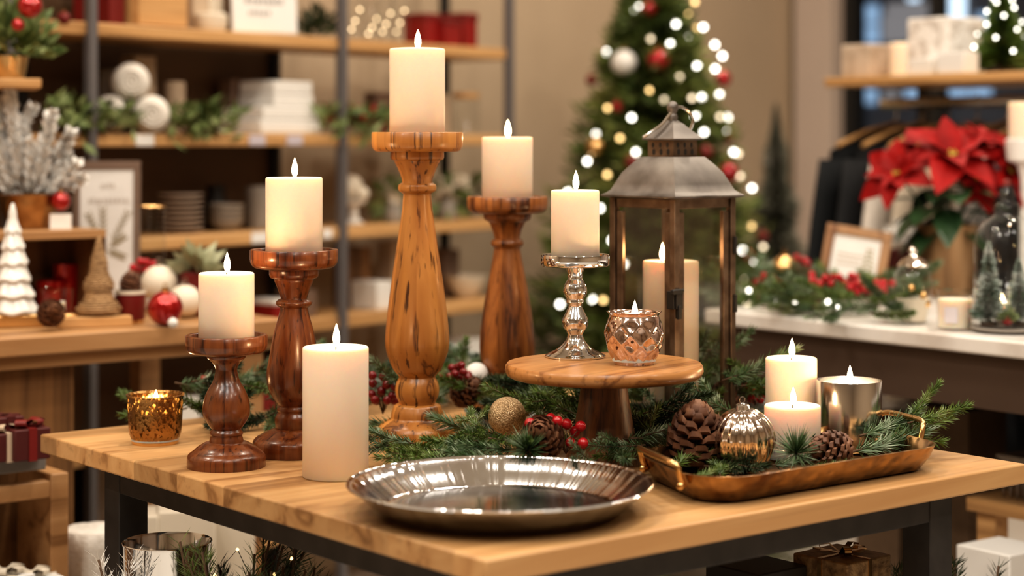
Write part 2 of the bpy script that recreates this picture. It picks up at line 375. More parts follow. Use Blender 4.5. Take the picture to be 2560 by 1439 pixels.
tB,pB,zB=stick('dark reddish turned candlestick of middle height, second from the left',735,2.39,1143,partsB,M['dark_wood'],M['dark_wood'],.9)
candle((pB.x,pB.y,zB),71*2.39/F,194*2.39/F,'lit ivory candle on the second candlestick from the left')
partsD=([(101,491),(101,512)]+sm([(101,512),(99,522),(91,530),(80,533)])+[(60,533)],
  [(58,532),(60,536),(59,546)]+sm([(59,546),(54,551),(46,555),(38,572),(33,590),(32,596)])+sm([(37,598),(41,606),(40,612),(35,617)])+sm([(33,620),(34,632),(46,696),(56,749),(64,802),(69,850),(68,888),(61,914),(48,930),(41,938)])+sm([(42,941),(49,953),(51,966),(49,978),(44,988),(43,994)]),
  [(46,990)]+sm([(52,994),(62,999),(78,1008),(88,1018)])+[(91,1024),(92,1040),(90,1043)])
tD,pD,zD=stick('brown turned candlestick between the tallest one and the cake stand',1268,2.76,1029,partsD,M['mid_wood'],M['mid_wood'],1.2)
candle((pD.x,pD.y,zD),63.5*2.76/F,160*2.76/F,'lit ivory candle on the brown candlestick right of the tallest one')
pP=dat(839,2.23,T); obst.append((pP.x,pP.y,.042))
candle(pP,82.5*2.23/F,.1545,'thick lit ivory pillar candle standing directly on the oak tabletop',power=.14,fh=.028)

# ------------------------------------------------------------------ votive left
def votive(loc,prof,m,mfoot,label,waxz,waxr,seg=64,fn=None,flame=True,power=.12,name='votive_candle',foot=None,wl=.004):
    t=thing(name,label,'candle holder',loc)
    n=len(prof); inner=[(max(r-.0022,.001),z) for r,z in prof if z>.003]
    inner[0]=(inner[0][0],.004)
    build('glass_cup',MB().lathe([(0,0)]+prof+list(reversed(inner))+[(0,.004)],seg,fn=fn),m,t,ang=180)
    if foot: build('foot_band',MB().lathe(foot,seg),mfoot,t)
    build('wax',MB().lathe([(0,.0045),(waxr,.0045),(waxr,waxz),(waxr*.6,waxz-.001),(0,waxz-.002)],40),M['wax'],t)
    flame_parts(t,waxz-.002,power=power)
    return t
M['merc_gold']=mercury('gold_mercury_glass',(.36,.20,.075),(.54,.58),240,(1,.76,.42),.2,.35,(1,1,.7),.25)
M['merc_rose']=mercury('rose_mercury_glass',(.68,.54,.49),(.63,.71),120,(1,.70,.48),.10,.10,(1,1,1),.3)
s=2.475/F; pV=dat(388,2.475,T); obst.append((pV.x,pV.y,.04))
q=lambda rows,by,s:[(w*s,(by-y)*s) for w,y in rows]
pv=q([(56,1114),(57,1104),(60,1099),(64,1088),(66,1071),(68,1030),(69,1005),(70,998),(72,991)],1114,s)
votive(pV,pv,M['merc_gold'],M['gold'],'gold speckled glass votive with lit candle, at the left end of the table',.043,.031,foot=[(57.5*s,0),(58*s,.006),(57*s,.0075)],power=.1)
# ------------------------------------------------------------------ cake stand
dS=2.33; s=dS/F; pS=dat(1510,dS,T); obst.append((pS.x,pS.y,.055)); zS=.123
cs=thing('cake_stand','round wooden cake stand on a dark conical pedestal, beside the lantern','cake stand',pS,.9)
r=.1235; th=.0165
build('top_disc',MB().lathe([(0,zS-th),(r-.006,zS-th),(r-.0025,zS-th+.002),(r,zS-th*.55),(r-.0008,zS-.003),(r-.003,zS),(0,zS)],96),M['stand_top'],cs,ang=50)
build('pedestal',MB().lathe([(0,zS-th),(.0275,zS-th),(.031,zS-.045),(.038,zS-.085),(.047,.010),(.049,0),(0,0)],48),M['stand_leg'],cs,ang=50)
# silver candlestick on it
dK=2.395; s=dK/F; pK=dat(1438,dK,T+zS)
K=thing('silver_candlestick','polished silver candlestick with two round knops, standing on the cake stand','candlestick',pK)
z=lambda y:(892-y)*s
foot=[(w*s,z(y)) for w,y in sm([(19,836),(22,846),(30,858),(46,872),(66,882),(74,887)])+[(76,888),(76,891),(74,892)]]
build('foot',MB().lathe([(0,foot[0][1])]+foot+[(0,0)],64),M['silver'],K,ang=60)
stem=[(w*s,z(y)) for w,y in sm([(24,668),(22,674),(19,684),(18,694),(20,700),(27,712),(30,724),(29,734),(25,742),(22,748),(23,755),(19,760),(17,766),(20,772),(26,784),(32,796),(33,806),(30,818),(22,830),(18,838),(18,841)])]
build('stem',MB().lathe([(0,stem[0][1])]+stem+[(0,stem[-1][1])],48),M['silver'],K,ang=70)
zt=z(637); R0=86*s
build('dish',MB().lathe([(0,zt-.005),(R0-.003,zt-.005),(R0-.0025,zt),(R0-.0006,zt+.0005),(R0,zt-.001),(R0,zt-.0125),(R0-.002,zt-.0145),(.020,zt-.0155),(0,zt-.0155)],72),M['silver'],K,ang=45)
candle((pK.x,pK.y,T+zS+zt-.005),60.5*s,172*s,'lit ivory candle on the polished silver candlestick')
# rose votive
dV=2.317; s=dV/F; pR=dat(1585,dV,T+zS)
pv=q(sm([(49,908),(52,900),(60,885),(69,865),(74,842),(74,825),(70,806),(64,792),(62,786),(65,780),(69,776)],6),908,s)
def dent(r,z,a):
    k=min(1,max(0,z/.012))*min(1,max(0,(.056-z)/.01))
    u=a*9/ (2*PI)+z*38; w=a*9/(2*PI)-z*38
    return r*(1-.085*k*(abs(math.sin(PI*u))*abs(math.sin(PI*w)))**.8-.012*k*math.sin(13*a+z*210)),z
votive(pR,pv,M['merc_rose'],M['gold'],'rose gold dimpled glass votive with lit candle on the cake stand',.052,.027,seg=144,fn=dent,power=.12)

# ------------------------------------------------------------------ plate
pL=dat(1250,2.015,T); obst.append((pL.x,pL.y,.163))
pl=thing('serving_plate','large round polished steel plate at the front corner of the table','plate',pL,PI/2)
build('plate_body',MB().lathe([(0,.0),(.118,.0),(.124,.0015),(.140,.012),(.158,.0285),(.1625,.0325),(.1645,.0335),(.1655,.0325),(.1648,.031),(.162,.0315),(.158,.0312),(.142,.0165),(.1295,.0075),(.1265,.0055),(.121,.0045),(0,.0035)],128),M['plate'],pl,ang=60)

# ------------------------------------------------------------------ lantern
cL=Vector((.222,2.59,T)); HL=.0872
for k in range(4): obst.append((cL.x+.05*math.cos(k*PI/2),cL.y+.05*math.sin(k*PI/2),.045))
lt=thing('lantern','aged grey metal lantern with glass panes and peaked roof, lit candle inside','lantern',cL,PI/4-.05)
a=HL/math.sqrt(2)         # half side
EZ=.3225
def sq(h,z): return [(-h,-h,z),(h,-h,z),(h,h,z),(-h,h,z)]
build('base',MB().loft([sq(a+.004,0),sq(a+.004,.010),sq(a,.014),sq(a,.018)]),M['lbronze'],lt,smooth=False,bev=.0008)
for sx in (-1,1):
    for sy in (-1,1):
        build('corner_post',bx((.010,.010,EZ-.018),(sx*(a-.005),sy*(a-.005),(EZ+.018)/2)),M['lbronze'],lt,bev=.001)
for k in range(4):
    e=Euler((0,0,k*PI/2))
    dr=build('window_frame',MB().box((0,-(a-.006),EZ-.008),(2*a-.021,.006,.014)).box((0,-(a-.006),.026),(2*a-.021,.006,.014)).box((-(a-.0165),-(a-.006),EZ/2),(.011,.006,EZ-.07+.03)).box(((a-.0165),-(a-.006),EZ/2),(.011,.006,EZ-.04)),M['lbronze'],lt,rot=e,bev=.0008)
    build('pane',bx((2*a-.042,.0015,EZ-.045),(0,-(a-.006),EZ/2+.009)),M['lglass'],dr,smooth=False)
lb=build('latch',MB().box((-a+.005,-a-.002,.186),(.013,.005,.024)).box((-a-.002,-a+.005,.186),(.005,.013,.024)).box((-a-.001,-a-.003,.197),(.016,.006,.006)).box((-a+.004,-a-.004,.170),(.006,.005,.018)).tube([(-a-.008,-a-.003,.199),(-a+.012,-a-.004,.199)],.0024,8),M['black'],lt,bev=.0006)
for zz in (.255,.175,.075): build('hinge',MB().tube([(a-.003,-a-.001,zz-.012),(a-.003,-a-.001,zz+.012)],.0030,8),M['black'],lt)
def sqs(h,z,n=6):
    pts=[]
    for (x0,y0),(x1,y1) in (((-h,-h),(h,-h)),((h,-h),(h,h)),((h,h),(-h,h)),((-h,h),(-h,-h))):
        for i in range(n): pts.append((x0+(x1-x0)*i/n,y0+(y1-y0)*i/n,z))
    return pts
ee=.0995/math.sqrt(2)
roof=[(a*.9,EZ-.004),(ee,EZ),(ee,EZ+.002),(ee*.93,EZ+.0045),(ee*.86,EZ+.009),(ee*.80,EZ+.018),(ee*.71,EZ+.032),(ee*.58,EZ+.044),(ee*.46,EZ+.0535),(ee*.44,EZ+.0545)]
build('roof',MB().loft([sqs(h,z) for h,z in roof]),M['zinc'],lt,ang=25)
bh=.034/math.sqrt(2)
bz0,bz1=EZ+.0535,EZ+.078
build('vent_band',bx((2*bh,2*bh,bz1-bz0),(0,0,(bz0+bz1)/2)),M['lbronze'],lt,smooth=False)
hm=MB()
for k in range(4):
    ca,sa=math.cos(k*PI/2),math.sin(k*PI/2)
    for i in (-1,0,1):
        for dx,dz,rx,rz_ in ((-.0015,.0172,.0024,.0038),(.0,.0078,.0029,.0045)):
            ring=[]
            for j in range(12):
                u=i*.0135+dx+(.0008 if k%2 else 0)+rx*math.cos(2*PI*j/12); w=bz0+dz+rz_*math.sin(2*PI*j/12)
                ring.append((u,w))
            l0=[(u*ca+(bh+.0002)*sa, u*sa-(bh+.0002)*ca, w) for u,w in ring]
            l1=[(u*ca+(bh-.002)*sa, u*sa-(bh-.002)*ca, w) for u,w in ring]
            hm.loft([l1,l0])
build('vent_hole_dark',hm,M['black'],lt,smooth=False)  # black ovals stand in for the shade inside the vent cutouts
ce=.0425/math.sqrt(2)
cap=[(bh*.9,bz1-.001),(ce,bz1),(ce,bz1+.0015),(ce*.86,bz1+.006),(ce*.62,bz1+.013),(ce*.36,bz1+.022),(ce*.16,bz1+.027),(ce*.13,bz1+.029)]
build('roof_cap',MB().loft([sqs(h,z,4) for h,z in cap]),M['zinc'],lt,ang=25)
fz=bz1+.029
build('finial',MB().lathe([(0,fz-.003),(.006,fz-.003),(.0075,fz+.002),(.006,fz+.006),(.0052,fz+.008),(.0075,fz+.012),(.0082,fz+.0165),(.0065,fz+.0215),(.003,fz+.024),(0,fz+.0245)],24),M['zinc'],lt,ang=60)
# carrying loop through the finial, fallen to one side
lp=[]
for k in range(40):
    t_=2*PI*k/40
    x=.0395*math.cos(t_); yy=.020*math.sin(t_); lp.append((x,yy))
wl=Euler((0,0,-(PI/4-.05))).to_matrix()
pts=[wl@Vector(p) for p in [(-.0415,-.012,fz-.0255),(-.030,-.014,fz-.018),(-.016,-.011,fz-.008),(-.006,-.006,fz+.004),(.0,-.002,fz+.010),(.010,.008,fz+.0165),(.022,.016,fz+.012),(.029,.021,fz+.003),(.030,.022,fz-.006),(.024,.022,fz-.020)]]
sm3=[]
for i in range(len(pts)-1):
    for k in range(4):
        t_=k/4; p0=pts[max(i-1,0)];p1=pts[i];p2=pts[i+1];p3=pts[min(i+2,len(pts)-1)]
        sm3.append(.5*((2*p1)+(p2-p0)*t_+(2*p0-5*p1+4*p2-p3)*t_*t_+(3*p1-p0-3*p2+p3)*t_**3))
build('carry_ring',MB().tube(sm3+[pts[-1]],.0021,8),M['brush'],lt)
candle((.219,2.583,T+.0185),.0385,.2155,'lit ivory candle standing inside the grey metal lantern',wx=-.0125,power=.12)
# ------------------------------------------------------------------ pine sprigs
def needles(mb,p,axis,rad,L,w,lean,droop=0):
    d=(axis*math.cos(lean)+rad*math.sin(lean)).normalized(); d.z-=droop; d.normalize()
    side=d.cross(Vector((R.uniform(-1,1),R.uniform(-1,1),R.uniform(-1,1))))
    if side.length<.01: side=d.cross(Vector((1,0,0)))
    mb.blade(p,d,side.normalized(),L,w,.4)
def sprig_proto(Ln=.12,n=280,nl=.020,w=.00095,lean=.88,bend=.015,flat=.75,tip=True,twigs=0,mat='needle'):
    """a pine twig along +x"""
    st=MB(); nd=MB()
    def twig(p0,d0,Lt,cnt,nlen):
        ph=R.uniform(0,6); path=[]
        sidev=Vector((0,0,1)).cross(d0).normalized(); upv=d0.cross(sidev)
        bz=R.uniform(.4,1)*bend*Lt/.12
        for i in range(9):
            u=i/8; path.append(p0+d0*Lt*u+upv*(-abs(bz)*math.sin(u*2.2)*.6)+sidev*bz*math.sin(u*PI)*.5)
        st.tube(path,[.0016*(1-.6*i/8) for i in range(9)],6)
        for k in range(cnt):
            u=.06+.94*(k+R.random())/cnt; i=min(int(u*8),7); f=u*8-i
            p=path[i].lerp(path[i+1],f); ax=(path[i+1]-path[i]).normalized()
            ph+=2.399; a=sidev*math.cos(ph)+Vector((0,0,1))*math.sin(ph)*flat
            ln=nlen*R.uniform(.7,1.1)*(1-.25*max(0,u-.8)/.2)
            needles(nd,p,ax,a.normalized(),ln,w*R.uniform(.8,1.2),lean*R.uniform(.75,1.2)*(1-.55*max(0,u-.85)/.15))
    twig(Vector((0,0,0)),Vector((1,0,0)),Ln,n,nl)
    for k in range(twigs):
        s_=1 if k%2 else -1; u=.2+.5*k/max(twigs,1)
        twig(Vector((Ln*u,0,0)),Vector((.78,.6*s_,R.uniform(-.05,.15))).normalized(),Ln*.5,int(n*.4),nl*.9)
    return st,nd
def make_sprig(name,label,st,nd,m):
    t=thing(name,label,'pine sprig')
    build('twig',st,M['bark'],t,ang=180); build('needles',nd,M[m],t,smooth=False)
    return t
protos=[]
for i,(kw,m) in enumerate([(dict(twigs=2,n=240),'needle'),(dict(Ln=.10,n=300,nl=.018),'needle'),(dict(Ln=.13,n=260,twigs=2,nl=.019),'needle_blue'),(dict(Ln=.11,n=300,nl=.023,lean=.75),'needle_blue'),(dict(Ln=.11,n=300,twigs=3,nl=.018,w=.0012),'needle_dark'),(dict(Ln=.08,n=300,nl=.016,w=.0008),'needle_frost')]):
    st,nd=sprig_proto(**kw); protos.append(make_sprig('pine_sprig','',st,nd,m))
# star tuft
st=MB().tube([(0,0,0),(.01,0,0)],.0016,6); nd=MB()
for k in range(150):
    u=R.random(); ph=k*2.399; le=.15+1.35*u
    needles(nd,Vector((.008,0,0)),Vector((1,0,0)),Vector((0,math.cos(ph),math.sin(ph))),.034*R.uniform(.75,1.1),.0009,le)
tuft=make_sprig('pine_tuft','',st,nd,'needle_blue')
used={}
def sprig(k,p,az,el,sc,roll,label,group=None):
    src=tuft if k=='t' else protos[k]
    rot=(Matrix.Rotation(math.radians(az),3,'Z')@Matrix.Rotation(-math.radians(el),3,'Y')@Matrix.Rotation(math.radians(roll),3,'X')).to_euler()
    if k not in used:
        used[k]=1; src.location=p; src.rotation_euler=rot; src.scale=(sc,)*3; src['label']=label
        if group: src['group']=group
        return src
    o=dup(src,p,rot,sc,label)
    if group: o['group']=group
    elif 'group' in o: del o['group']
    return o
def clear(p,q_,pad=.006):
    a=Vector(p[:2]); b=Vector(q_[:2]); ab=b-a
    for x,y,r in obst:
        c=Vector((x,y)); t_=max(0,min(1,(c-a).dot(ab)/max(ab.length_squared,1e-9)))
        if (a+ab*t_-c).length<r+pad: return False
    return True
def inside(p,m=.0):
    v=Vector((p.x,p.y))-FC; return -m<v.dot(UX)<TW+m and -m<v.dot(UY)<TD+m
def cluster(label,group,poly,n,kinds,z=(.012,.03),el=(-2,16),sc=(.75,1.05),az=(0,360),pad=.006):
    """scatter sprigs over an image-read rectangle projected to the tabletop"""
    x0,x1,y0,y1=poly; c=0; tries=0
    while c<n and tries<n*60:
        tries+=1
        p=on(R.uniform(x0,x1),R.uniform(y0,y1),T); p.z=T+R.uniform(*z)
        a=R.uniform(*az); e=R.uniform(*el); s_=R.uniform(*sc)
        q_=p+Vector((math.cos(math.radians(a)),math.sin(math.radians(a)),0))*.115*s_
        if not clear(p,q_,pad) or not inside(p) or not inside(q_,.02): continue
        sprig(R.choice(kinds),p,a,e,s_,R.uniform(-40,40),label,group); c+=1
# ------------------------------------------------------------------ tray (footprint first, so that the greens keep clear)
def rounded(pts,off,rad,seg=8):
    """inset/outset corner-rounded polygon (ccw)"""
    n=len(pts); P_=[Vector(p) for p in pts]; lines=[]
    for i in range(n):
        d=(P_[(i+1)%n]-P_[i]).normalized(); nrm=Vector((d.y,-d.x)); lines.append((P_[i]+nrm*off,d))
    cor=[]
    for i in range(n):
        (p,d),(q_,e)=lines[i-1],lines[i]
        det=d.x*e.y-d.y*e.x; t_=((q_-p).x*e.y-(q_-p).y*e.x)/det; cor.append(p+d*t_)
    out=[]
    for i in range(n):
        a=lines[i-1][1]; b=lines[i][1]; c=cor[i]
        phi=math.acos(max(-1,min(1,a.dot(b)))); rr=max(rad+off,.004); t_=rr*math.tan(phi/2)
        s0=c-a*t_; s1=c+b*t_; n0=Vector((-a.y,a.x)); o=s0+n0*rr
        a0=math.atan2(*(s0-o).yx); da=phi
        for k in range(seg+1): 
            an=a0+da*k/seg; out.append(o+Vector((math.cos(an),math.sin(an)))*rr)
    return out
TP=[Vector((.205,2.005)),Vector((.525,2.262)),Vector((.452,2.440)),Vector((.140,2.218))]
tc=sum(TP,Vector((0,0)))/4
lp_=[p-tc for p in TP]
tray=thing('serving_tray','long hammered brass tray with two loop handles, holding ornament, cones and candles','tray',(tc.x,tc.y,T))
def lay(off,z): return [(p.x,p.y,z) for p in rounded(lp_,off,.055)]
tb_=build('tray_body',MB().loft([lay(-.030,.0),lay(-.018,.0035),lay(-.006,.022),lay(0,.038),lay(.001,.0395),lay(-.0015,.040),lay(-.004,.037),lay(-.010,.022),lay(-.021,.006),lay(-.030,.0035)]),M['copper'],tray,ang=60); tb_.scale=(1,1,.82)
def handle(A,B,out,up=.026,reach=.028):
    A=Vector((*A,.029)); B=Vector((*B,.029)); o=Vector((*out,0)).normalized()
    pts=[A-o*.004-Vector((0,0,.012)),A+o*.002,A+o*reach*.55+Vector((0,0,up*.75)),A.lerp(B,.12)+o*reach+Vector((0,0,up)),A.lerp(B,.5)+o*reach*1.1+Vector((0,0,up*1.02)),A.lerp(B,.88)+o*reach+Vector((0,0,up)),B+o*reach*.55+Vector((0,0,up*.75)),B+o*.002,B-o*.004-Vector((0,0,.012))]
    res=[]
    for i in range(len(pts)-1):
        for k in range(5):
            t_=k/5; p0=pts[max(i-1,0)];p1=pts[i];p2=pts[i+1];p3=pts[min(i+2,len(pts)-1)]
            res.append(.5*((2*p1)+(p2-p0)*t_+(2*p0-5*p1+4*p2-p3)*t_*t_+(3*p1-p0-3*p2+p3)*t_**3))
    res.append(pts[-1])
    h=build('handle',MB().tube(res,.0036,10),M['brass'],tray,ang=180)
    for E in (A,B): build('rivet',MB().ball((E.x+o.x*.001,E.y+o.y*.001,.019),.005,12,8),M['brass'],h)
sh=lp_[3]-lp_[0]; ou=Vector((-(lp_[1]-lp_[0]).x,-(lp_[1]-lp_[0]).y))
handle(lp_[0]+sh*.28,lp_[0]+sh*.80,ou,up=.016,reach=.012)
sh2=lp_[2]-lp_[1]; handle(lp_[1]+sh2*.30,lp_[1]+sh2*.80,-ou,up=.022,reach=.014)
tray_obst=[]
for u in (.16,.5,.84):
    a=lp_[0].lerp(lp_[1],u)+tc; b=lp_[3].lerp(lp_[2],u)+tc
    for w in (.25,.75):
        c=a.lerp(b,w); tray_obst.append((c.x,c.y,.075))
obst+=tray_obst
ZT=T+.004
# ribbed ornament
def ribbed(r,n,amp):
    return lambda rr,z,a:(rr*(1-amp*(1-abs(math.cos(n*a/2)))),z)
M['merc_sil']=mottled('mercury_silver',[(.35,(.50,.42,.36)),(.55,(.78,.72,.66)),(.7,(.62,.48,.34))],18,.14,1)
po=dat(1860,2.245,ZT)
og=thing('ribbed_ornament','silver ribbed glass ornament ball resting at the front of the brass tray','ornament',po,rot=(.12,-.08,.3))
ro=.039
build('globe',MB().ball((0,0,ro*.985),ro,96,28,1.0,ribbed(ro,16,.06)),M['merc_sil'],og,ang=180)
build('cap',MB().lathe([(0,ro*1.93),(.0075,ro*1.93),(.0085,ro*1.97),(.0075,ro*2.09),(.003,ro*2.14),(0,ro*2.15)],24),M['silver'],og)
build('loop',MB().tube([(.0035*math.cos(k*PI/6),0,ro*2.15+.0035+.004*math.sin(k*PI/6)) for k in range(12)],.0006,6,True),M['silver'],og)
candle(dat(1981,2.335,ZT),70*2.335/F,.0665,'short lit ivory candle in the brass tray, in front of the taller one',name='pillar_candle',power=.1,fh=.023)
p=dat(1978,2.45,T); obst.append((p.x,p.y,.036))
candle(p,64*2.45/F,.400-.0165-(893-350)/F*2.45+.0165,'taller lit ivory candle behind the short candle in the brass tray',power=.1)
pc=dat(2123,2.40,ZT); s=2.4/F
cup=thing('silver_candle_cup','tall brushed silver cup holding a lit candle at the back of the brass tray','candle holder',pc)
hc=.400-(949-350)/F*2.40-.004; rc=81.5*s
build('cup',MB().lathe([(0,0),(rc-.005,0),(rc-.0025,.0015),(rc-.0012,.006),(rc,hc-.001),(rc-.0005,hc),(rc-.002,hc-.0005),(rc-.003,.006),(0,.005)],72),M['brush'],cup,ang=50)
build('wax',MB().lathe([(0,.006),(rc-.0035,.006),(rc-.0035,hc-.010),(0,hc-.0115)],48),M['wax'],cup)
flame_parts(cup,hc-.0115,power=.12,fh=.027)
# ------------------------------------------------------------------ pine cones
def cone_mb(h=.062,r=.0285,n=84):
    mb=MB(); mb.lathe([(0,0),(r*.30,h*.06),(r*.30,h*.4),(r*.18,h*.8),(0,h*.95)],10)
    for k in range(n):
        u=(k+.5)/n; zc=h*(.07+.86*u); ph=k*2.399963
        rr=r*(math.sin(PI*min(1,.20+.74*u))**.7)
        el=-.30+1.10*u**1.3+.08*math.sin(k*5.1)
        e=Vector((math.cos(ph),math.sin(ph),0)); s_=Vector((-math.sin(ph),math.cos(ph),0)); upv=Vector((0,0,1))
        d=e*math.cos(el)+upv*math.sin(el); nrm=upv*math.cos(el)-e*math.sin(el)
        w=r*.31*(1-.40*u); th=r*.055; b=Vector((0,0,zc))-upv*rr*math.sin(el)*.5
        vs=[]
        for f,wf,tf,lift in ((.2,.35,.6,0),(.62,.85,.9,.0),(.88,1.0,1.5,.03),(1.0,.55,1.7,.13)):
            c=b+d*rr*f+nrm*lift*r
            vs+=[c-s_*w*wf-nrm*th*tf,c+s_*w*wf-nrm*th*tf,c+s_*w*wf*.85+nrm*th*tf,c-s_*w*wf*.85+nrm*th*tf]
        fs=[(0,3,2,1),(12,13,14,15)]
        for o in (0,4,8):
            for j in range(4): fs.append((o+j,o+(j+1)%4,o+4+(j+1)%4,o+4+j))
        mb.add(vs,fs)
    return mb
cone_obj=build('pinecone',cone_mb(),M['cone'],None,ang=50); tag(cone_obj,'','pinecone')
cone_used=[0]
def pinecone(loc,rot,sc,label):
    if not cone_used[0]:
        cone_used[0]=1; cone_obj.location=loc; cone_obj.rotation_euler=rot; cone_obj.scale=(sc,)*3; cone_obj['label']=label; return cone_obj
    return dup(cone_obj,loc,rot,sc,label)
pinecone(dat(1740,2.255,ZT+.002),(0.05,0,.4),1.28,'upright brown pinecone left of the ribbed silver ornament in the brass tray')
p=dat(2088,2.245,ZT+.021); pinecone(p+Vector((.022,.012,0)),(-.25,-1.45,.3),.82,'brown pinecone lying on its side in the brass tray before the silver cup')
pinecone(cL+Vector((.068,.012,.018)),(0.1,.1,1),.78,'small brown pinecone standing inside the lantern at right')
pinecone(dat(1362,2.235,T+.034)+Vector((0,.01,0)),(1.05,.15,-.25),.95,'dark pinecone among red berries in the garland behind the steel plate')
pinecone(dat(1140,2.68,T+.03),(.9,.5,.6),.8,'pinecone behind the tallest candlestick beside dark red berries')
o=pinecone(on(1895,1030,T+.012),(.8,-.4,2),.7,'small pinecone tip in the garland right of the lantern')
# gold ball
tag(build('gold_ball',MB().ball((0,0,0),.0243,40,24),M['gold_matte'],loc=dat(1268,2.40,T+.047)),'matte gold glitter ball nested in the garland behind the steel plate','ornament')
# ------------------------------------------------------------------ berries
bm_=MB().ball((0,0,0),1,16,10)
bproto=None
def berries(pos,n,r,spread,label,m='berry',name='berry_cluster',seed=0):
    global bproto
    t=thing(name,label,'berries',pos)
    rr=random.Random(seed); st=MB(); first=None; pts=[]
    for k in range(n*40):
        if len(pts)>=n: break
        c=Vector((rr.uniform(-1,1)*spread[0],rr.uniform(-1,1)*spread[1],rr.uniform(0,1)*spread[2]))
        if all((c-p).length>1.75*r for p in pts): pts.append(c)
    for c in pts:
        b=build('berry',bm_,M[m],t,ang=180) if first is None else None
        if first is None: first=b
        else:
            b=first.copy(); C.objects.link(b)
        b.location=c; b.scale=(r,)*3
        st.tube([c*.98,c*.4,(0,0,-.01)],.0006,5)
    build('stems',st,M['bark'],t,ang=180)
    return t
berries(dat(1415,2.235,T+.036),11,.0066,(.026,.018,.036),'bright red berry cluster on the dark pinecone behind the steel plate',seed=3)
berries(dat(1345,2.215,T+.054),3,.0066,(.010,.008,.012),'three bright red berries left of the dark pinecone behind the plate',seed=5)
berries(dat(957,2.60,T+.03),14,.0062,(.018,.02,.045),'dark red berry cluster left of the tallest candlestick','berry_dark',seed=8)
berries(dat(1128,2.66,T+.062),13,.0058,(.024,.018,.022),'dark red berries right of the tallest candlestick stem','berry_dark',seed=9)
berries(dat(1890,2.62,T+.035),9,.0052,(.012,.014,.02),'red berries in the garland left of the taller tray candle','berry',seed=12)
berries(dat(516,2.70,T+.05),3,.005,(.005,.006,.008),'single red berry pick behind the shortest candlestick','berry',seed=2)
berries(dat(1848,2.66,T+.055),4,.005,(.008,.008,.01),'few red berries beside the lantern lower right corner','berry',seed=21)

# ------------------------------------------------------------------ garland sprigs
g='pine sprigs behind the dark candlesticks'
cluster('green pine sprig in the garland behind the two dark candlesticks',g,(430,720,1005,1085),20,[0,1,2,3,4],z=(.014,.06),el=(-4,24))
for px,d,r_ in ((1268,2.42,.034),(1280,2.36,.036),(1275,2.30,.030),(1380,2.25,.034),(1385,2.19,.026)):
    o_=dat(px,d,T); obst.append((o_.x,o_.y,r_))
g='pine sprigs around the tallest candlestick'
cluster('green pine sprig in the garland beside the tallest candlestick foot',g,(925,1190,985,1085),20,[0,1,2,3,4],z=(.012,.055),el=(-4,24),sc=(.7,.95),pad=.004)
cluster('dark pine sprig at the far back corner behind the tallest candlesticks','pine sprigs at the back corner',(940,1250,970,1035),22,[0,4,4,2,5],z=(.014,.05),el=(0,30),sc=(.75,1))  # dark needles put the deep shade between the greens into their colour
g='pine sprigs under the cake stand'
cluster('dark pine sprig in the garland around the cake stand pedestal',g,(1290,1660,1020,1150),26,[4,4,4,0,2],z=(.012,.06),el=(-4,24),sc=(.7,1),pad=.0)  # dark needles here also stand in for shade deep in the garland
g='pine sprigs at the lantern foot'
cluster('green pine sprig in the garland before the lantern foot',g,(1600,1900,1035,1110),24,[0,1,3,4,2],z=(.014,.075),el=(0,34),sc=(.75,1.05),pad=-.02)
g='pine sprigs behind the steel plate'
cluster('green pine sprig in the garland edge behind the steel plate',g,(1190,1640,1140,1195),20,[0,1,2,3],z=(.014,.045),el=(-2,20),sc=(.55,.85),pad=-.004)
cluster('green pine sprig low in front of the tallest candlestick foot','pine sprigs before the tallest candlestick',(930,1180,1150,1195),11,[0,1,3],z=(.014,.030),el=(0,12),sc=(.6,.85),pad=-.002)
for k,px,py,az,el,sc,roll,lab in [
 (3,1130,1095,188,8,.95,10,'pine sprig before the tallest candlestick foot, pointing left'),
 (0,1010,1150,10,6,.95,-10,'pine sprig along the steel plate rim before the tallest candlestick'),
 (2,1000,1150,160,22,.55,0,'pine sprig poking up against the thick pillar candle'),
 (1,985,1158,30,2,.8,20,'low pine sprig between the pillar candle and the steel plate'),
 (3,1270,1120,165,16,.95,0,'bluish pine sprig left of the gold ball'),
 (0,1450,1140,15,10,.85,20,'fresh green pine sprig right of the berry cone, behind the plate'),
 (1,1440,1110,60,32,.75,0,'green pine sprig standing up right of the red berries'),
 (3,1570,1120,20,16,1.05,0,'long bluish pine sprig reaching toward the tray handle'),
 (1,1640,1130,350,10,.8,0,'pine sprig tucked behind the left tray handle'),
 (0,1720,1085,60,48,.85,0,'tall green pine sprig rising at the lantern foot'),
 (1,1790,1075,100,55,.75,30,'upright pine sprig at the right of the lantern'),
 (5,1850,1070,20,25,1.0,0,'frosted pine sprig right of the lantern'),
 (5,1130,1030,200,20,.9,0,'frosted pine sprig behind the tallest candlestick foot'),
 (5,1235,1100,150,30,.6,0,'small frosted sprig touching the gold ball at left'),
 (5,1310,1105,60,35,.6,0,'small frosted sprig touching the gold ball at right'),
 (1,1150,1010,80,62,.9,0,'pine sprig tip rising between the two tall honey candlesticks'),
 (0,440,1050,165,18,.75,0,'pine sprig behind the gold speckled votive'),
 ]:
    p=on(px,py,T); p.z=T+.014; sprig(k,p,az,el,sc,roll,lab)
sprig('t',dat(1325,2.20,T+.032),250,38,1.0,0,'star shaped pine tuft before the gold ball, behind the plate')
sprig('t',dat(1990,2.205,ZT+.022),262,48,1.05,40,'star shaped pine tuft in the brass tray before the short candle')
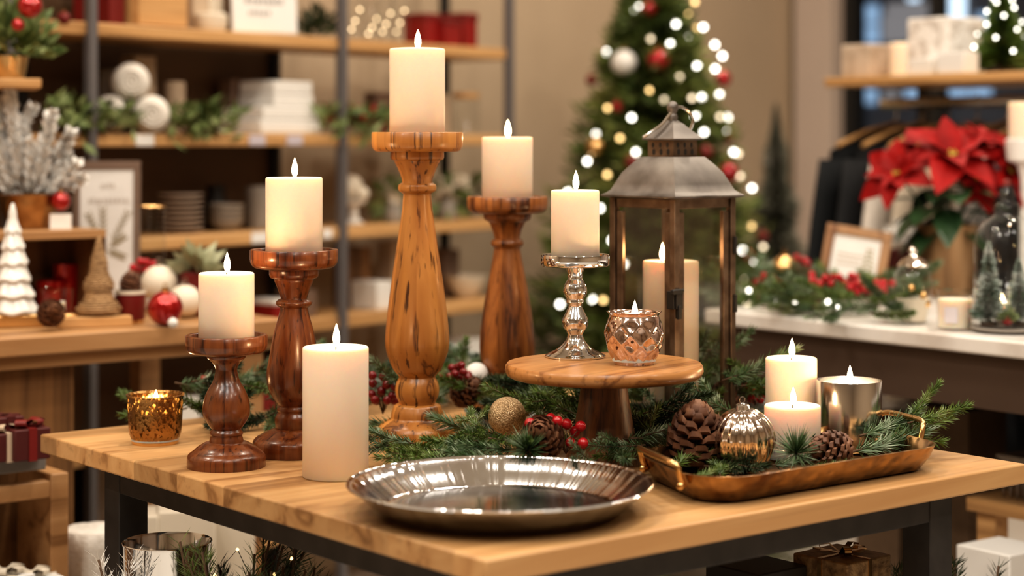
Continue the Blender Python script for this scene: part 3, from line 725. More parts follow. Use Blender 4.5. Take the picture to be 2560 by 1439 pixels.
# sprigs lying in the tray
for k,px,d,z,az,el,sc,roll,lab in [
 (3,2130,2.285,.020,32,10,1.15,0,'long bluish pine sprig along the front of the brass tray'),
 (0,2200,2.34,.024,30,12,1.0,20,'green pine sprig in the right half of the brass tray'),
 (3,2150,2.32,.034,38,14,1.0,-20,'bluish pine sprig against the brushed silver cup'),
 (1,2270,2.345,.046,14,16,.85,0,'pine sprig reaching over the right end of the brass tray'),
 (1,2275,2.37,.048,38,38,.7,0,'pine sprig rising beside the right tray handle'),
 (4,1720,2.25,.012,40,8,.7,0,'dark pine sprig at the left end of the brass tray'),
 (1,2010,2.20,.014,10,8,.6,0,'short pine sprig under the star tuft in the tray'),
 (0,1690,2.20,.016,60,20,.8,0,'green pine sprig at the far left corner inside the brass tray'),
 (4,1760,2.22,.014,-20,6,.7,0,'dark pine sprig between pinecone and ornament in the tray'),
 (1,1730,2.15,.012,40,10,.55,0,'short pine sprig just inside the left tray handle'),
 (4,1860,2.32,.016,10,14,.8,0,'dark pine sprig behind the silver ornament in the tray'),
 (0,1800,2.17,.012,75,8,.55,0,'green sprig under the silver ornament at left in the tray'),
 (3,1930,2.235,.012,30,10,.6,0,'bluish sprig between the silver ornament and the short candle'),
 ]:
    p=dat(px,d,T+z); sprig(k,p,az,el,sc,roll,lab)
for k in list(range(6)):
    if k not in used: bpy.data.objects.remove(protos[k])

tag(build('white_ball',MB().ball((0,0,0),.017,28,18),M['white'],loc=dat(1192,2.74,T+.058)),'plain white ball ornament in the greens left of the brown candlestick','ornament')

t=thing('fairy_lights','tiny warm fairy lights tucked in the garland behind the tallest candlestick','string lights',dat(1100,2.7,T+.05)); fb=None; st=[]
for px,d,z in ((1015,2.62,.05),(1060,2.72,.052),(1074,2.70,.046),(1140,2.74,.05),(1215,2.62,.06),(1310,2.60,.055),(1345,2.60,.06),(1470,2.6,.06)):
    c=dat(px,d,T+z)-t.location; st.append(c)
    if fb is None: fb=build('bulb',MB().ball((0,0,0),.0016,8,6),emis('amber_bulb',(1,.58,.2),5),t); fb.location=c
    else: o=fb.copy(); C.objects.link(o); o.location=c
build('wire',MB().tube(st,.0004,4),M['needle_dark'],t)
# ------------------------------------------------------------------ room (turned 53 degrees to the camera)
A_=Vector((.6,.8)); B_=Vector((.8,-.6)); C0=Vector((.995,6.57)); RA=math.atan2(.8,.6); RB=math.atan2(-.6,.8)
def room(u,v,z=0): p=C0-A_*u+B_*v; return Vector((p.x,p.y,z))
UL,VL,ZC=9.0,6.2,2.95
M['wall']=mottled('warm_plaster',[(.3,(.47,.36,.25)),(.7,(.51,.395,.28))],3,.85)
M['wall2']=mottled('pale_plaster',[(.3,(.55,.45,.385)),(.7,(.59,.485,.42))],3,.85)
M['floor']=mottled('pale_stone_floor',[(.3,(.60,.55,.49)),(.6,(.68,.64,.58))],3,.35)
M['ceil']=P('ceiling_white',(.72,.68,.62),.9)
cx=room(UL/2,VL/2)
struct('floor',bx((UL+.3,VL+.3,.1)),M['floor'],loc=(cx.x,cx.y,-.05),rot=(0,0,RA),smooth=False)
struct('ceiling',bx((UL+.3,VL+.3,.1)),M['ceil'],loc=(cx.x,cx.y,ZC+.05),rot=(0,0,RA),smooth=False)
p=room(UL/2,-.05,ZC/2); struct('wall_left',bx((UL+.2,.1,ZC)),M['wall'],loc=p,rot=(0,0,RA),smooth=False)
p=room(UL+.05,VL/2,ZC/2); struct('wall_front',bx((.1,VL,ZC)),M['wall'],loc=p,rot=(0,0,RA),smooth=False)
p=room(UL/2,VL+.05,ZC/2); struct('wall_back',bx((UL,.1,ZC)),M['wall'],loc=p,rot=(0,0,RA),smooth=False)
# right wall with window opening v .2-1.75, z .95-2.4
wv0,wv1,wz0,wz1=.187,1.85,.9,2.35
def RW(mb,v0,v1,z0,z1,t=.1,off=.05): return mb.box(((v0+v1)/2,off,(z0+z1)/2),(v1-v0,t,z1-z0))
mb=MB(); RW(mb,-.1,wv0,0,ZC); RW(mb,wv1,VL,0,ZC); RW(mb,wv0,wv1,0,wz0); RW(mb,wv0,wv1,wz1,ZC)
struct('wall_right',mb,M['wall2'],loc=(C0.x,C0.y,0),rot=(0,0,RB),smooth=False)
mb=MB(); RW(mb,.02,.17,0,ZC,.05,-.026)
struct('trim_1',mb,M['wall2'],loc=(C0.x,C0.y,0),rot=(0,0,RB),smooth=False,bev=.004)
mb=MB(); RW(mb,wv0,wv0+.045,wz0,wz1,.08,.03); RW(mb,wv1-.07,wv1,wz0,wz1,.08,.03); RW(mb,wv0,wv1,wz0,wz0+.06,.08,.03); RW(mb,wv0,wv1,wz1-.06,wz1,.08,.03); RW(mb,.50,.545,wz0,wz1,.06,.03); RW(mb,1.15,1.195,wz0,wz1,.06,.03)
wn=struct('window_1',mb,M['black'],loc=(C0.x,C0.y,0),rot=(0,0,RB),smooth=False)
mb=MB(); mb.add([(wv0,.05,wz0),(wv1,.05,wz0),(wv1,.05,wz1),(wv0,.05,wz1)],[(0,1,2,3)])
build('pane',mb,M['glass'],wn,smooth=False)
struct('baseboard_left',bx((UL,.02,.1)),M['wall2'],loc=room(UL/2,.011,.05),rot=(0,0,RA),smooth=False)
# outside the window: added dusk facade, glowing panels for its bluish reflections
M['dusk']=mottled('dusk_facade',[(.3,(.09,.10,.12)),(.7,(.18,.19,.21))],1.5,.9)
M['duskl']=emis('dim_grey_panel',(.30,.29,.30),.7); M['lit']=emis('blue_glow_panel',(.33,.50,.72),.8); M['litw']=emis('pale_glow_panel',(.62,.78,.95),1.5)
fac=thing('added_facade','added grey blue facade with glowing panels, seen through the shop window','building',(C0.x,C0.y,0),RB)
build('facade',bx((5,.2,5),(1.6,2.2,2.2)),M['dusk'],fac,smooth=False)
def fac_at(px,py):
    k=(px-1280)/F; n_=2.08; v=(k*(C0.y+B_.x*0-.0)-C0.x)
    # point C0+B*v+(.6,.8)*n_ seen at column px
    bx_=C0.x+.6*n_; by_=C0.y+.8*n_; v=(k*by_-bx_)/(.8+.6*k); d=by_-.6*v
    return v,H-(py-HZ)/F*d,d/F
for px,py,w_,h_,m in ((2168,35,58,46,'lit'),(2168,86,58,46,'lit'),(2265,20,110,26,'duskl'),(2380,20,64,70,'litw'),(2162,240,56,40,'lit'),(2225,242,40,30,'duskl'),(2290,236,60,40,'lit'),(2385,225,70,40,'lit'),(2260,70,120,70,'duskl'),(2470,60,60,60,'lit'),(2450,230,50,30,'lit'),(2282,-4,26,12,'litw')):
    v,z,q_=fac_at(px,py); w,h=w_*q_,h_*q_
    build('glow_panel',bx((w,.02,h),(v,2.09,z)),M[m],fac,smooth=False)
for v,z,w,h,m in () and ((.50,1.66,.16,.13,'lit'),(.50,1.44,.16,.16,'lit'),(.52,1.02,.22,.14,'lit'),(.80,1.03,.16,.12,'lit'),(1.05,1.06,.2,.12,'lit'),(1.06,1.72,.22,.32,'litw'),(1.45,1.62,.2,.3,'lit'),(1.5,1.0,.2,.2,'lit'),(.86,1.80,.10,.05,'litw')):
    build('glow_panel',bx((w,.02,h),(v,2.09,z)),M[m],fac,smooth=False)
# ------------------------------------------------------------------ lights
def lamp(p,e,size=.11,col=(1,.88,.73),name='ceiling_spot'):
    t=thing('ceiling_downlight','round recessed ceiling downlight','light',(p[0],p[1],ZC),group='recessed ceiling downlights')
    build('trim_ring',MB().lathe([(size*.55,-.001),(size*.7,-.001),(size*.72,-.008),(size*.56,-.012),(size*.55,-.001)],32),M['white'],t)
    l=bpy.data.lights.new(name,'AREA'); l.shape='DISK'; l.energy=e; l.size=size; l.color=col
    o=bpy.data.objects.new(name,l); C.objects.link(o); o.parent=t; o.location=(0,0,-.014)
    return l
LK=.42
for x,y,e in ((-.75,1.7,26),(.62,1.75,26),(-.25,2.75,24),(.95,2.75,24),(-1.5,2.6,22),(-.75,3.1,12),(.3,4.1,26),(.95,4.9,24),(1.45,3.1,30),(1.5,4.4,26),(2.6,3.6,26),(-1.6,.6,26),(1.4,.2,26),(0.2,-.6,26),(2.6,1.2,26),(-2.4,1.6,26)):
    lamp((x,y),e*LK)
def panel(x,y,e,size):  # added lamps, out of view, for wider plate highlights and soft fill
    t=thing('fill_panel','added square fill light on the ceiling, out of view','light',(x,y,ZC),RA,group='added ceiling fill lights')
    build('frame',MB().box((0,size/2+.015,-.01),(size+.06,.03,.02)).box((0,-size/2-.015,-.01),(size+.06,.03,.02)).box((size/2+.015,0,-.01),(.03,size,.02)).box((-size/2-.015,0,-.01),(.03,size,.02)),M['white'],t)
    l=bpy.data.lights.new('panel','AREA'); l.energy=e; l.size=size; l.color=(1,.95,.88)
    o=bpy.data.objects.new('fill_panel_light',l); C.objects.link(o); o.parent=t; o.location=(0,0,-.014)
panel(.15,.55,16,.6); panel(-1.1,.9,12,.6); panel(1.3,1.2,12,.6)
w=bpy.data.worlds.new('world'); bpy.context.scene.world=w; w.use_nodes=True
w.node_tree.nodes['Background'].inputs[0].default_value=(.55,.66,.85,1); w.node_tree.nodes['Background'].inputs[1].default_value=.15

# ------------------------------------------------------------------ shelving unit, left back
S0=Vector((-.815,3.6)); SN=Vector((-.8,.6)); SD=.19
def su(t,n,z): p=S0+A_*t+SN*n; return Vector((p.x,p.y,z))
def solve_t(px,n): 
    k=(px-1280)/F; return (k*(3.6+.6*n)-(-.815-.8*n))/(.6-.8*k)
LV=[H+.2268,H+.013,H-.194,H-.392,H-.60,H-.84]
un=thing('shelving_unit','tall shelving unit with pine shelves and slim dark steel posts at left back','shelving unit',(S0.x,S0.y,0),RA)
TH=.026
for i,z in enumerate(LV):
    build('shelf',bx((1.36+.20,SD+.012,TH),(.58,SD/2,z-TH/2)),M['shelf'],un,bev=.003)
for t_ in (-.19,0,.717,1.335):
    for n in (-.008,SD+.008):
        build('post',bx((.020,.020,ZC-.35),(t_,n,(ZC-.35)/2)),M['post'] if n<0 else M['black'],un,bev=.002)
M['backp']=P('brown_shade_panel',(.115,.066,.034),.6)
build('shade_back_panel',bx((1.33,.008,1.9),(.05,SD+.024,H-.12)),M['backp'],un,smooth=False)  # brown of this panel also carries the shade inside the bay
def place(px,lv,n): 
    t_=solve_t(px,n); p=su(t_,n,LV[lv]+.0008); return p,p.y/F
def box_thing(name,label,cat,p,d,m,rz=RA,bev=.002,group=None,lid=None):
    o=build(name,bx(d,(0,0,d[2]/2)),m,None,loc=p,rot=(0,0,rz),bev=bev); tag(o,label,cat,group)
    if lid: build('lid',bx((d[0]+.004,d[1]+.004,d[2]*.22),(0,0,d[2]*.9)),lid,o,bev=bev)
    return o
def lines(parent,rows,z0,y,m=None):
    mb=MB()
    for x0,x1,zz,hh in rows:
        x=x0
        while x<x1:
            w=R.uniform(.4,.9)*hh*1.6; mb.box((x+w/2,y,zz+R.uniform(-.1,.1)*hh),(w*.72,.0006,hh)); x+=w
    build('lettering',mb,m or M['ink'],parent,smooth=False)
# top shelf
p,s=place(348,0,.09); cr=thing('wooden_crate','light wooden crate on the top shelf at left','crate',p,RA)
cw=160*s
build('slats',MB().box((0,-.068,.035),(cw,.008,.064)).box((0,-.068,.104),(cw,.008,.064)).box((0,.068,.07),(cw,.008,.134)).box((-cw/2+.004,0,.07),(.008,.128,.134)).box((cw/2-.004,0,.07),(.008,.128,.134)),M['shelf'],cr,bev=.001)
build('bottom',bx((cw-.02,.125,.006),(0,0,.004)),M['shelf'],cr)
p,s=place(247,0,.10); box_thing('gift_box','dark red box beside the crate on the top shelf','gift box',p,(.04,.11,.14),M['red_matte'])
p,s=place(462,0,.12); box_thing('storage_box','tan box standing on the top shelf right of the crate','box',p,(.05,.10,.13),M['beige_card'])
p,s=place(505,0,.11); box_thing('gift_box','pale beige box standing on the top shelf','gift box',p,(.055,.07,.15),M['cream'],lid=M['beige_card'])
p,s=place(527,0,.05); tag(build('ceramic_dish',MB().lathe([(0,0),(.028,0),(.034,.01),(.035,.034),(.030,.038),(0,.036)],32),M['cream'],loc=p),'small cream pot on the top shelf before the beige box','pot')
p,s=place(663,0,.02); sg=thing('shop_sign','white card sign with faint grey lettering leaning on the top shelf','sign',p,0,rot=(-.06,0,RA-.3))
build('card',bx((.158,.004,.21),(0,0,.106)),M['paper'],sg,bev=.004)
lines(sg,[(-.055,.05,.165,.011),(-.050,.045,.070,.012),(-.040,.005,.044,.009)],0,-.0025)
p,s=place(795,0,.13)
def bush(name,label,cat,p,r,h,n,m,pot=None,nl=.03,w=.004,seed=1,up=.3):
    t=thing(name,label,cat,p); rr=random.Random(seed); mb=MB()
    for k in range(n):
        a=rr.uniform(0,2*PI); e=math.asin(rr.random()); c=Vector((math.cos(a)*math.cos(e)*r,math.sin(a)*math.cos(e)*r,math.sin(e)*h))*rr.uniform(.35,1)
        d=(c.normalized()+Vector((rr.uniform(-.6,.6),rr.uniform(-.6,.6),rr.uniform(-.3,.6)+up))).normalized()
        sd=d.cross(Vector((rr.uniform(-1,1),rr.uniform(-1,1),rr.uniform(-1,1)))).normalized()
        mb.blade(c+Vector((0,0,pot[1] if pot else .01)),d,sd,nl*rr.uniform(.7,1.2),w)
    build('leaves',mb,M[m],t,smooth=False)
    if pot: build('pot',MB().lathe([(0,0),(pot[0]*.8,0),(pot[0],pot[1]),(pot[0]*.9,pot[1]),(pot[0]*.85,pot[1]*.9),(0,pot[1]*.9)],32),pot[2],t)
    return t
bush('green_plant','low dark green plant beside the white sign on the top shelf','plant',p,.045,.06,160,'needle_dark',None,.03,.005,3)
for i,(px,h,r) in enumerate(((888,.13,.026),(930,.10,.024),(965,.125,.026),(1000,.145,.022))):
    p,s=place(px,0,.05+.02*(i%2)); v=thing('glass_vase',['clear glass vase on the top shelf just right of the steel post','short clear glass jar, second in the top shelf glass row','clear glass vase, third in the top shelf glass row','slim clear glass vase at right end of the top shelf glass row'][i],'vase',p)
    build('body',MB().lathe([(0,.001),(r*.9,.001),(r,.01),(r,h*.7),(r*.8,h*.85),(r*.86,h)],32),M['glass'],v)
    build('fairy_lights',MB().ball((0,0,h*.35),.003,8,6).ball((.01,.006,h*.55),.003,8,6).ball((-.008,-.004,h*.2),.003,8,6),emis('warm_sparkle_%d'%i,(1,.72,.42),6),v)  # glowing balls stand in for the sparkles in the glass
for i,(px,w_,h,n) in enumerate(((1055,.055,.075,.07),(1105,.06,.062,.05),(1150,.05,.085,.08))):
    p,s=place(px,0,n); b=box_thing('gift_box',['red gift box on the top shelf behind the tallest candle','lower red gift box in the middle of the top shelf trio','tallest red gift box at the right end of the top shelf'][i],'gift box',p,(w_,.07,h),M['red'],lid=M['red_matte'])
# second shelf
M['towel']=mottled('white_terry',[(.3,(.70,.65,.59)),(.7,(.82,.78,.73))],120,.95,bump=.4)
p,s=place(328,1,.055); rt=.038
tn=['rolled white towel at the bottom left of the second shelf pyramid','rolled white towel at the bottom right of the second shelf pyramid','rolled white towel on top of the second shelf pyramid']
for i,(dx,dz) in enumerate(((-.040,rt),(.037,rt),(-.002,rt*2.70))):
    c=p+Vector((.97*dx,.25*dx,dz)); t=thing('rolled_towel',tn[i],'towel',c,.25)
    mb=MB(); loops=[]
    for k in range(9):
        yy=-.062+.124*k/8; rr=rt*(1-.35*abs(2*k/8-1)**6); loops.append([(rr*math.cos(2*PI*j/24),yy,rr*math.sin(2*PI*j/24)) for j in range(24)])
    build('roll',mb.loft(loops),M['towel'],t,ang=70)
    sp=[]
    for j in range(50): a=j*.38; rr=.004+.0225*j/50; sp.append((rr*math.cos(a),-.0635,rr*math.sin(a)))
    build('spiral_edge',MB().tube(sp,.0022,6),M['towel'],t)
p,s=place(300,1,.13); box_thing('storage_box','dark grey box behind the rolled towels on the second shelf','box',p,(.07,.05,.13),M['grey'])
p,s=place(345,1,.14); box_thing('storage_box','brown box rising behind the top rolled towel','box',p,(.06,.045,.16),M['beige_card'])
p,s=place(437,1,.11); tag(build('canister',MB().lathe([(0,0),(.021,0),(.022,.003),(.022,.105),(.020,.109),(0,.110)],32),M['beige_card'],loc=p),'slim beige canister right of the rolled towels','canister')
for i,(px,n,w_,d_,z0,h_) in enumerate(((676,.075,.188,.13,0,.030),(678,.075,.176,.125,.0305,.028),(690,.075,.125,.11,.059,.027),(690,.075,.122,.105,.0865,.029))):
    p,s=place(px,1,n); p=p+Vector((0,0,z0))
    box_thing('white_box',['widest white box at the bottom of the second shelf stack','white box second from the bottom of the second shelf stack','white box second from the top of the second shelf stack','topmost white box of the second shelf stack'][i],'box',p,(w_,d_,h_-.0006),M['white'],bev=.003)
p,s=place(600,1,.155); box_thing('storage_box','brown box behind the white box stack on the second shelf','box',p,(.09,.04,.12),M['taupe'])
for i,px in enumerate((362,643,737)):
    t_=solve_t(px,-.0075); q_=su(t_,-.0075,LV[1]-TH/2)
    tg=build('price_tag',bx((.048,.002,.022)),M['paper'] if i==0 else P('lilac_card',(.55,.50,.56),.6),None,loc=q_,rot=(0,0,RA)); tag(tg,['white price tag on the second shelf edge under the towels','left pale tag on the second shelf edge under the white boxes','right pale tag on the second shelf edge under the white boxes'][i],'price tag')
def leafy(px0,px1,lv,label,n,name='leaf_garland',m='sage',berr=True,drop=.05,seed=1,pm=None):
    rr=random.Random(seed); t0,t1=solve_t(px0,0),solve_t(px1,0); o=su((t0+t1)/2,.0,LV[lv]); t=thing(name,label,'garland',o,RA); mb=MB(); st=MB()
    hw=(t1-t0)/2; st.tube([(-hw+2*hw*k/20,-.012+.01*math.sin(k),.015+.012*math.sin(k*.9)) for k in range(21)],.003,6)
    for k in range(n):
        x=rr.uniform(-hw,hw); b=Vector((x,rr.uniform(-.03,.03),rr.uniform(.0,.05)-(.02 if rr.random()<.25 else 0)))
        if b.y>-.014: b.z=abs(b.z)+.006
        d=Vector((rr.uniform(-1,1),rr.uniform(-1,.3),rr.uniform(-.9,.9))).normalized()
        if b.y>-.02 and d.z<-.1: d.z=-d.z
        sd=d.cross(Vector((rr.uniform(-1,1),rr.uniform(-1,1),rr.uniform(-1,1)))).normalized()
        mb.blade(b,d,sd,rr.uniform(.025,.05),rr.uniform(.006,.010))
    build('stem',st,M['bark'],t,ang=180); build('leaves',mb,M[m],t,smooth=False)
    return t
M['sage']=mottled('sage_leaves',[(.3,(.07,.12,.035)),(.55,(.20,.25,.09)),(.75,(.42,.44,.24))],26,.6)
leafy(120,330,1,'green leaf garland along the second shelf below the rolled towels',150,seed=2)
leafy(400,570,1,'green leaf garland hanging over the second shelf edge beside the white boxes',170,seed=3)
leafy(800,960,1,'green leaf garland on the second shelf right of the steel post',140,seed=4)
def bauble(p,r,label,m='red_gloss',name='bauble',cap='gold',cat='ornament'):
    o=build(name,MB().ball((0,0,0),r,28,18),M[m],None,loc=p,ang=180); tag(o,label,cat)
    build('cap',MB().lathe([(0,r*.97),(r*.22,r*.97),(r*.22,r*1.16),(0,r*1.18)],14),M[cap],o)
    build('hook',MB().tube([(r*.13*math.cos(k*PI/6),0,r*1.28+r*.13*math.sin(k*PI/6)) for k in range(12)],r*.03,5,True),M[cap],o)
    return o
for i,(px,py,r) in enumerate(((480,285,.020),(508,290,.016),(530,284,.013))):
    p,s=place(px,1,.02); p.z=LV[1]+r+.012*(1 if i!=1 else 2); bauble(p,r,['larger red bauble in the second shelf garland','middle red bauble in the second shelf garland','small shiny bauble nearest the white boxes'][i],'red_gloss' if i<2 else 'silver',cap='gold')
# poinsettia style flower
def bract_mb(L_,W,fold=.35,curl=.4):
    mb=MB(); n=7; vs=[]; fs=[]
    for i in range(n+1):
        u=i/n; w=W*math.sin(PI*u**.8)**.9*(1-.15*u)+.0004; z=-curl*L_*u*u*.5
        vs+= [(L_*u,-w,z+w*fold),(L_*u,0,z),(L_*u,w,z+w*fold)]
    for i in range(n):
        a=i*3; fs+=[(a,a+3,a+4,a+1),(a+1,a+4,a+5,a+2)]
    return mb.add(vs,fs)
M['bract']=mottled('red_bracts',[(.3,(.17,.002,.002)),(.6,(.33,.004,.004)),(.8,(.42,.010,.008))],16,.6,bump=.3,bscale=40)
M['pleaf']=mottled('dark_leaf',[(.3,(.012,.040,.014)),(.7,(.04,.095,.035))],12,.4)
M['bract'].node_tree.nodes['Principled BSDF'].inputs['Specular IOR Level'].default_value=.2
def flower(parent,c,L_,n,tilt,rr,layers=2,seed=0,normal=Vector((0,-.5,1)),m='bract'):
    nz=normal.normalized(); q0=Vector((0,0,1)).rotation_difference(nz)
    for ly in range(layers):
        for k in range(n):
            a=2*PI*(k+.5*ly)/n+rr.uniform(-.2,.2); el=tilt+ly*.45+rr.uniform(-.15,.15); sc=(1-.28*ly)*rr.uniform(.85,1.1)
            o=build('bract',bract_mb(L_*sc,L_*.30*sc),M[m],parent,ang=180)
            o.rotation_mode='QUATERNION'; o.rotation_quaternion=q0@Euler((0,0,a)).to_quaternion()@Euler((rr.uniform(-.3,.3),-el,0)).to_quaternion(); o.location=c
    mb=MB()
    for k in range(9): 
        v=q0@Vector((rr.uniform(-1,1)*L_*.09,rr.uniform(-1,1)*L_*.09,L_*.04)); mb.ball(Vector(c)+v,L_*.035,8,6)
    build('flower_centre',mb,M['gold_matte'] if False else P('yellow_centre',(.45,.36,.05),.5),parent,ang=180)
p,s=place(905,1,.03); fl=thing('poinsettia_flower','red artificial flowers lying in the second shelf garland','flower',p)
rr=random.Random(5)
for px_,dz in ((825,.035),(870,.045),(915,.04),(945,.03)):
    q_,s=place(px_,1,.02); v=q_-p; flower(fl,(v.x,v.y,dz),.040,6,.15,rr,1,normal=Vector((.3,-1,.6)))
p,s=place(1165,1,.08); j=thing('glass_jar','glass jar with wooden lid on the second shelf','jar',p)
build('body',MB().lathe([(0,.001),(.030,.001),(.033,.006),(.033,.085),(.029,.09)],32),M['glass'],j); build('lid',MB().lathe([(0,.09),(.033,.09),(.034,.095),(.033,.104),(0,.105)],32),M['shelf'],j)
p,s=place(1085,1,.12); box_thing('storage_box','brown box beside the wooden lidded jar on the second shelf','box',p,(.06,.05,.10),M['beige_card'])
p,s=place(960,1,.14); box_thing('storage_box','dark brown box behind the red flowers on the second shelf','box',p,(.10,.04,.10),M['taupe'])
# third shelf: plates, bowls
M['plate_w']=P('blush_stoneware',(.60,.51,.44),.4)
plp=MB().lathe([(0,0),(.028,0),(.030,.002),(.047,.0058),(.0475,.0072),(.046,.0074),(.029,.0045),(0,.004)],40)
for i in range(8):
    p,s=place(452,2,.09); p=p+Vector((0,0,.0106*i)); 
    if i==0: pl0=build('plate',plp,M['plate_w'],None,loc=p); tag(pl0,'blush plate in the stack on the third shelf','plate','plates stacked on the third shelf')
    else: dup(pl0,p)
bwl=MB().lathe([(0,0),(.018,0),(.022,.003),(.036,.016),(.0385,.024),(.037,.024),(.034,.017),(.020,.006),(0,.005)],40)
for i in range(4):
    p,s=place(565,2,.09); p=p+Vector((0,0,.011*i))
    if i==0: b0=build('bowl',bwl,M['grey'],None,loc=p); tag(b0,'grey bowl in the stack on the third shelf','bowl','bowls stacked on the third shelf')
    else: dup(b0,p)
p,s=place(650,2,.10); tag(build('canister',MB().lathe([(0,0),(.030,0),(.032,.004),(.032,.085),(.029,.088),(.029,.092),(0,.094)],36),M['grey'],loc=p),'grey green canister right of the stacked bowls','canister')
p,s=place(540,2,.15); tag(build('vase',MB().lathe([(0,0),(.022,0),(.03,.04),(.018,.075),(.022,.095),(.018,.095),(.015,.075),(0,.01)],32),M['black'],loc=p),'dark vase behind the stacked bowls on the third shelf','vase')
t_=solve_t(650,-.0075); tag(build('price_tag',bx((.05,.002,.022)),M['paper'],None,loc=su(t_,-.0075,LV[2]-.012),rot=(0,0,RA)),'white price tag on the third shelf edge under the canister','price tag')
t_=solve_t(818,-.0075); tag(build('price_tag',bx((.03,.002,.020)),M['paper'],None,loc=su(t_,-.0075,LV[2]-.012),rot=(0,0,RA)),'white price tag on the third shelf edge beside the steel post','price tag')
p,s=place(885,2,.06); ch=thing('pedestal_dish','white pedestal holding white flowers on the third shelf','candle holder',p)
build('pedestal',MB().lathe([(0,0),(.022,0),(.024,.004),(.010,.012),(.009,.04),(.028,.05),(.03,.056),(0,.056)],32),M['white'],ch); build('flowers',MB().ball((-.008,0,.085),.030,16,10).ball((.018,-.01,.070),.018,16,10),M['cream'],ch)
def whitebloom(px,lv,n,label,r,k,seed,zb=0):
    rr=random.Random(seed); p,s=place(px,lv,n); t=thing('white_flowers',label,'flowers',p)
    build('vase',MB().lathe([(0,0),(.018,0),(.024,.02),(.016,.045),(.018,.05),(.014,.045),(0,.01)],24),M['grey'],t)
    for i in range(k):
        c=Vector((rr.uniform(-1,1)*r,rr.uniform(-.5,.5)*r,.055+rr.uniform(0,1)*r)); mb=MB()
        for j in range(14):
            d=Vector((rr.gauss(0,1),rr.gauss(0,1),rr.gauss(.2,1))).normalized(); sd=d.cross(Vector((.3,.8,.2))).normalized(); mb.blade(c,d,sd,.022,.010)
        build('bloom',mb,M['cream'],t,smooth=False)
    mb=MB()
    for j in range(40):
        d=Vector((rr.gauss(0,1),rr.gauss(0,.6),rr.gauss(.5,1))).normalized(); mb.blade(Vector((0,0,.05))+d*.02,d,d.cross(Vector((.3,.8,.2))).normalized(),.05,.008)
    build('leaves',mb,M['sage'],t,smooth=False); return t
whitebloom(985,2,.05,'white flowers in a small vase on the third shelf left of the tallest stick',.035,8,3)
whitebloom(1120,2,.05,'white flowers right of the tallest candlestick on the third shelf',.045,10,4)
whitebloom(1185,2,.10,'smaller white flowers behind the brown candlestick on the third shelf',.035,7,6)
# fourth shelf
p,s=place(675,3,.06); box_thing('gift_box','white lidded red box on the fourth shelf','gift box',p,(.055,.08,.045),M['red'],lid=M['white'])
p,s=place(740,3,.07); box_thing('storage_box','grey box on the fourth shelf beside the red and white box','box',p,(.05,.08,.06),M['taupe'])
p,s=place(930,3,.06); box_thing('white_box','white cube box on the fourth shelf left of the tallest candlestick','box',p,(.055,.08,.065),M['white'])
p,s=place(880,3,.13); box_thing('storage_box','brown box behind the white cube on the fourth shelf','box',p,(.08,.05,.14),M['plankv'])
p,s=place(985,3,.12); box_thing('storage_box','tan box behind the tallest candlestick on the fourth shelf','box',p,(.07,.05,.15),M['beige_card'])
p,s=place(1165,3,.07); tag(build('bowl',MB().lathe([(0,0),(.02,0),(.045,.03),(.055,.055),(.053,.055),(.042,.03),(0,.006)],36),M['cream'],loc=p),'cream bowl on the fourth shelf beside the brown candlestick','bowl')
p,s=place(1110,3,.13); box_thing('storage_box','dark box at right of the fourth shelf','box',p,(.06,.05,.12),M['taupe'])
# fifth shelf
for i,(px,w_,h,mm,lab) in enumerate(((440,.06,.07,'white','white box on the fifth shelf below the counter end'),(510,.05,.06,'grey','grey box on the fifth shelf beside the white one'),(590,.06,.05,'beige_card','beige box on the fifth shelf behind the short candlestick'),(640,.04,.08,'red_matte','dark red box on the fifth shelf'),(1010,.05,.06,'grey','grey box on the fifth shelf left of the tallest stick base'),(1160,.055,.11,'white','tall white box on the fifth shelf between the candlesticks'),(1230,.045,.06,'cream','cream box at the right end of the fifth shelf'),(850,.05,.07,'taupe','brown box on the fifth shelf behind the pillar candle'))):
    p,s=place(px,4,.06); box_thing('storage_box',lab,'box',p,(w_,.08,h),M[mm])
for i,(px,w_,h) in enumerate(((330,.13,.2),(480,.14,.21),(620,.13,.19),(900,.14,.2))):
    p,s=place(px,5,.085); box_thing('fabric_bin',['white fabric bin on the lowest shelf at left','second white fabric bin on the lowest shelf','third white fabric bin on the lowest shelf','white fabric bin on the lowest shelf right of the post'][i],'storage bin',p,(w_,.15,h),M['towel'],bev=.008)
# ------------------------------------------------------------------ left display counter
CZ=H-.30; K0=Vector((-.774,2.83)); KR=math.atan2(.628,.778)
def cn(x,y,z=CZ): p=K0+UX*x+UY*y; return Vector((p.x,p.y,z))
cnt=thing('display_counter','long oak display counter with vertical plank side behind the table at left','counter',(K0.x,K0.y,0),KR)
build('countertop',bx((1.15,.46,.03),(-.065,.23,CZ-.015)),M['counter'],cnt,bev=.003)
build('apron',bx((1.12,.42,.022),(-.065,.23,CZ-.041)),M['counter'],cnt,bev=.002)
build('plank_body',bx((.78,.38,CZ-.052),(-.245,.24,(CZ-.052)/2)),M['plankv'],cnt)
build('leg',bx((.04,.04,CZ-.052),(.46,.05,(CZ-.052)/2)),M['counter'],cnt); build('leg',bx((.04,.04,CZ-.052),(.46,.41,(CZ-.052)/2)),M['counter'],cnt)
def onc(px,d): return dat(px,d,CZ+.0006)
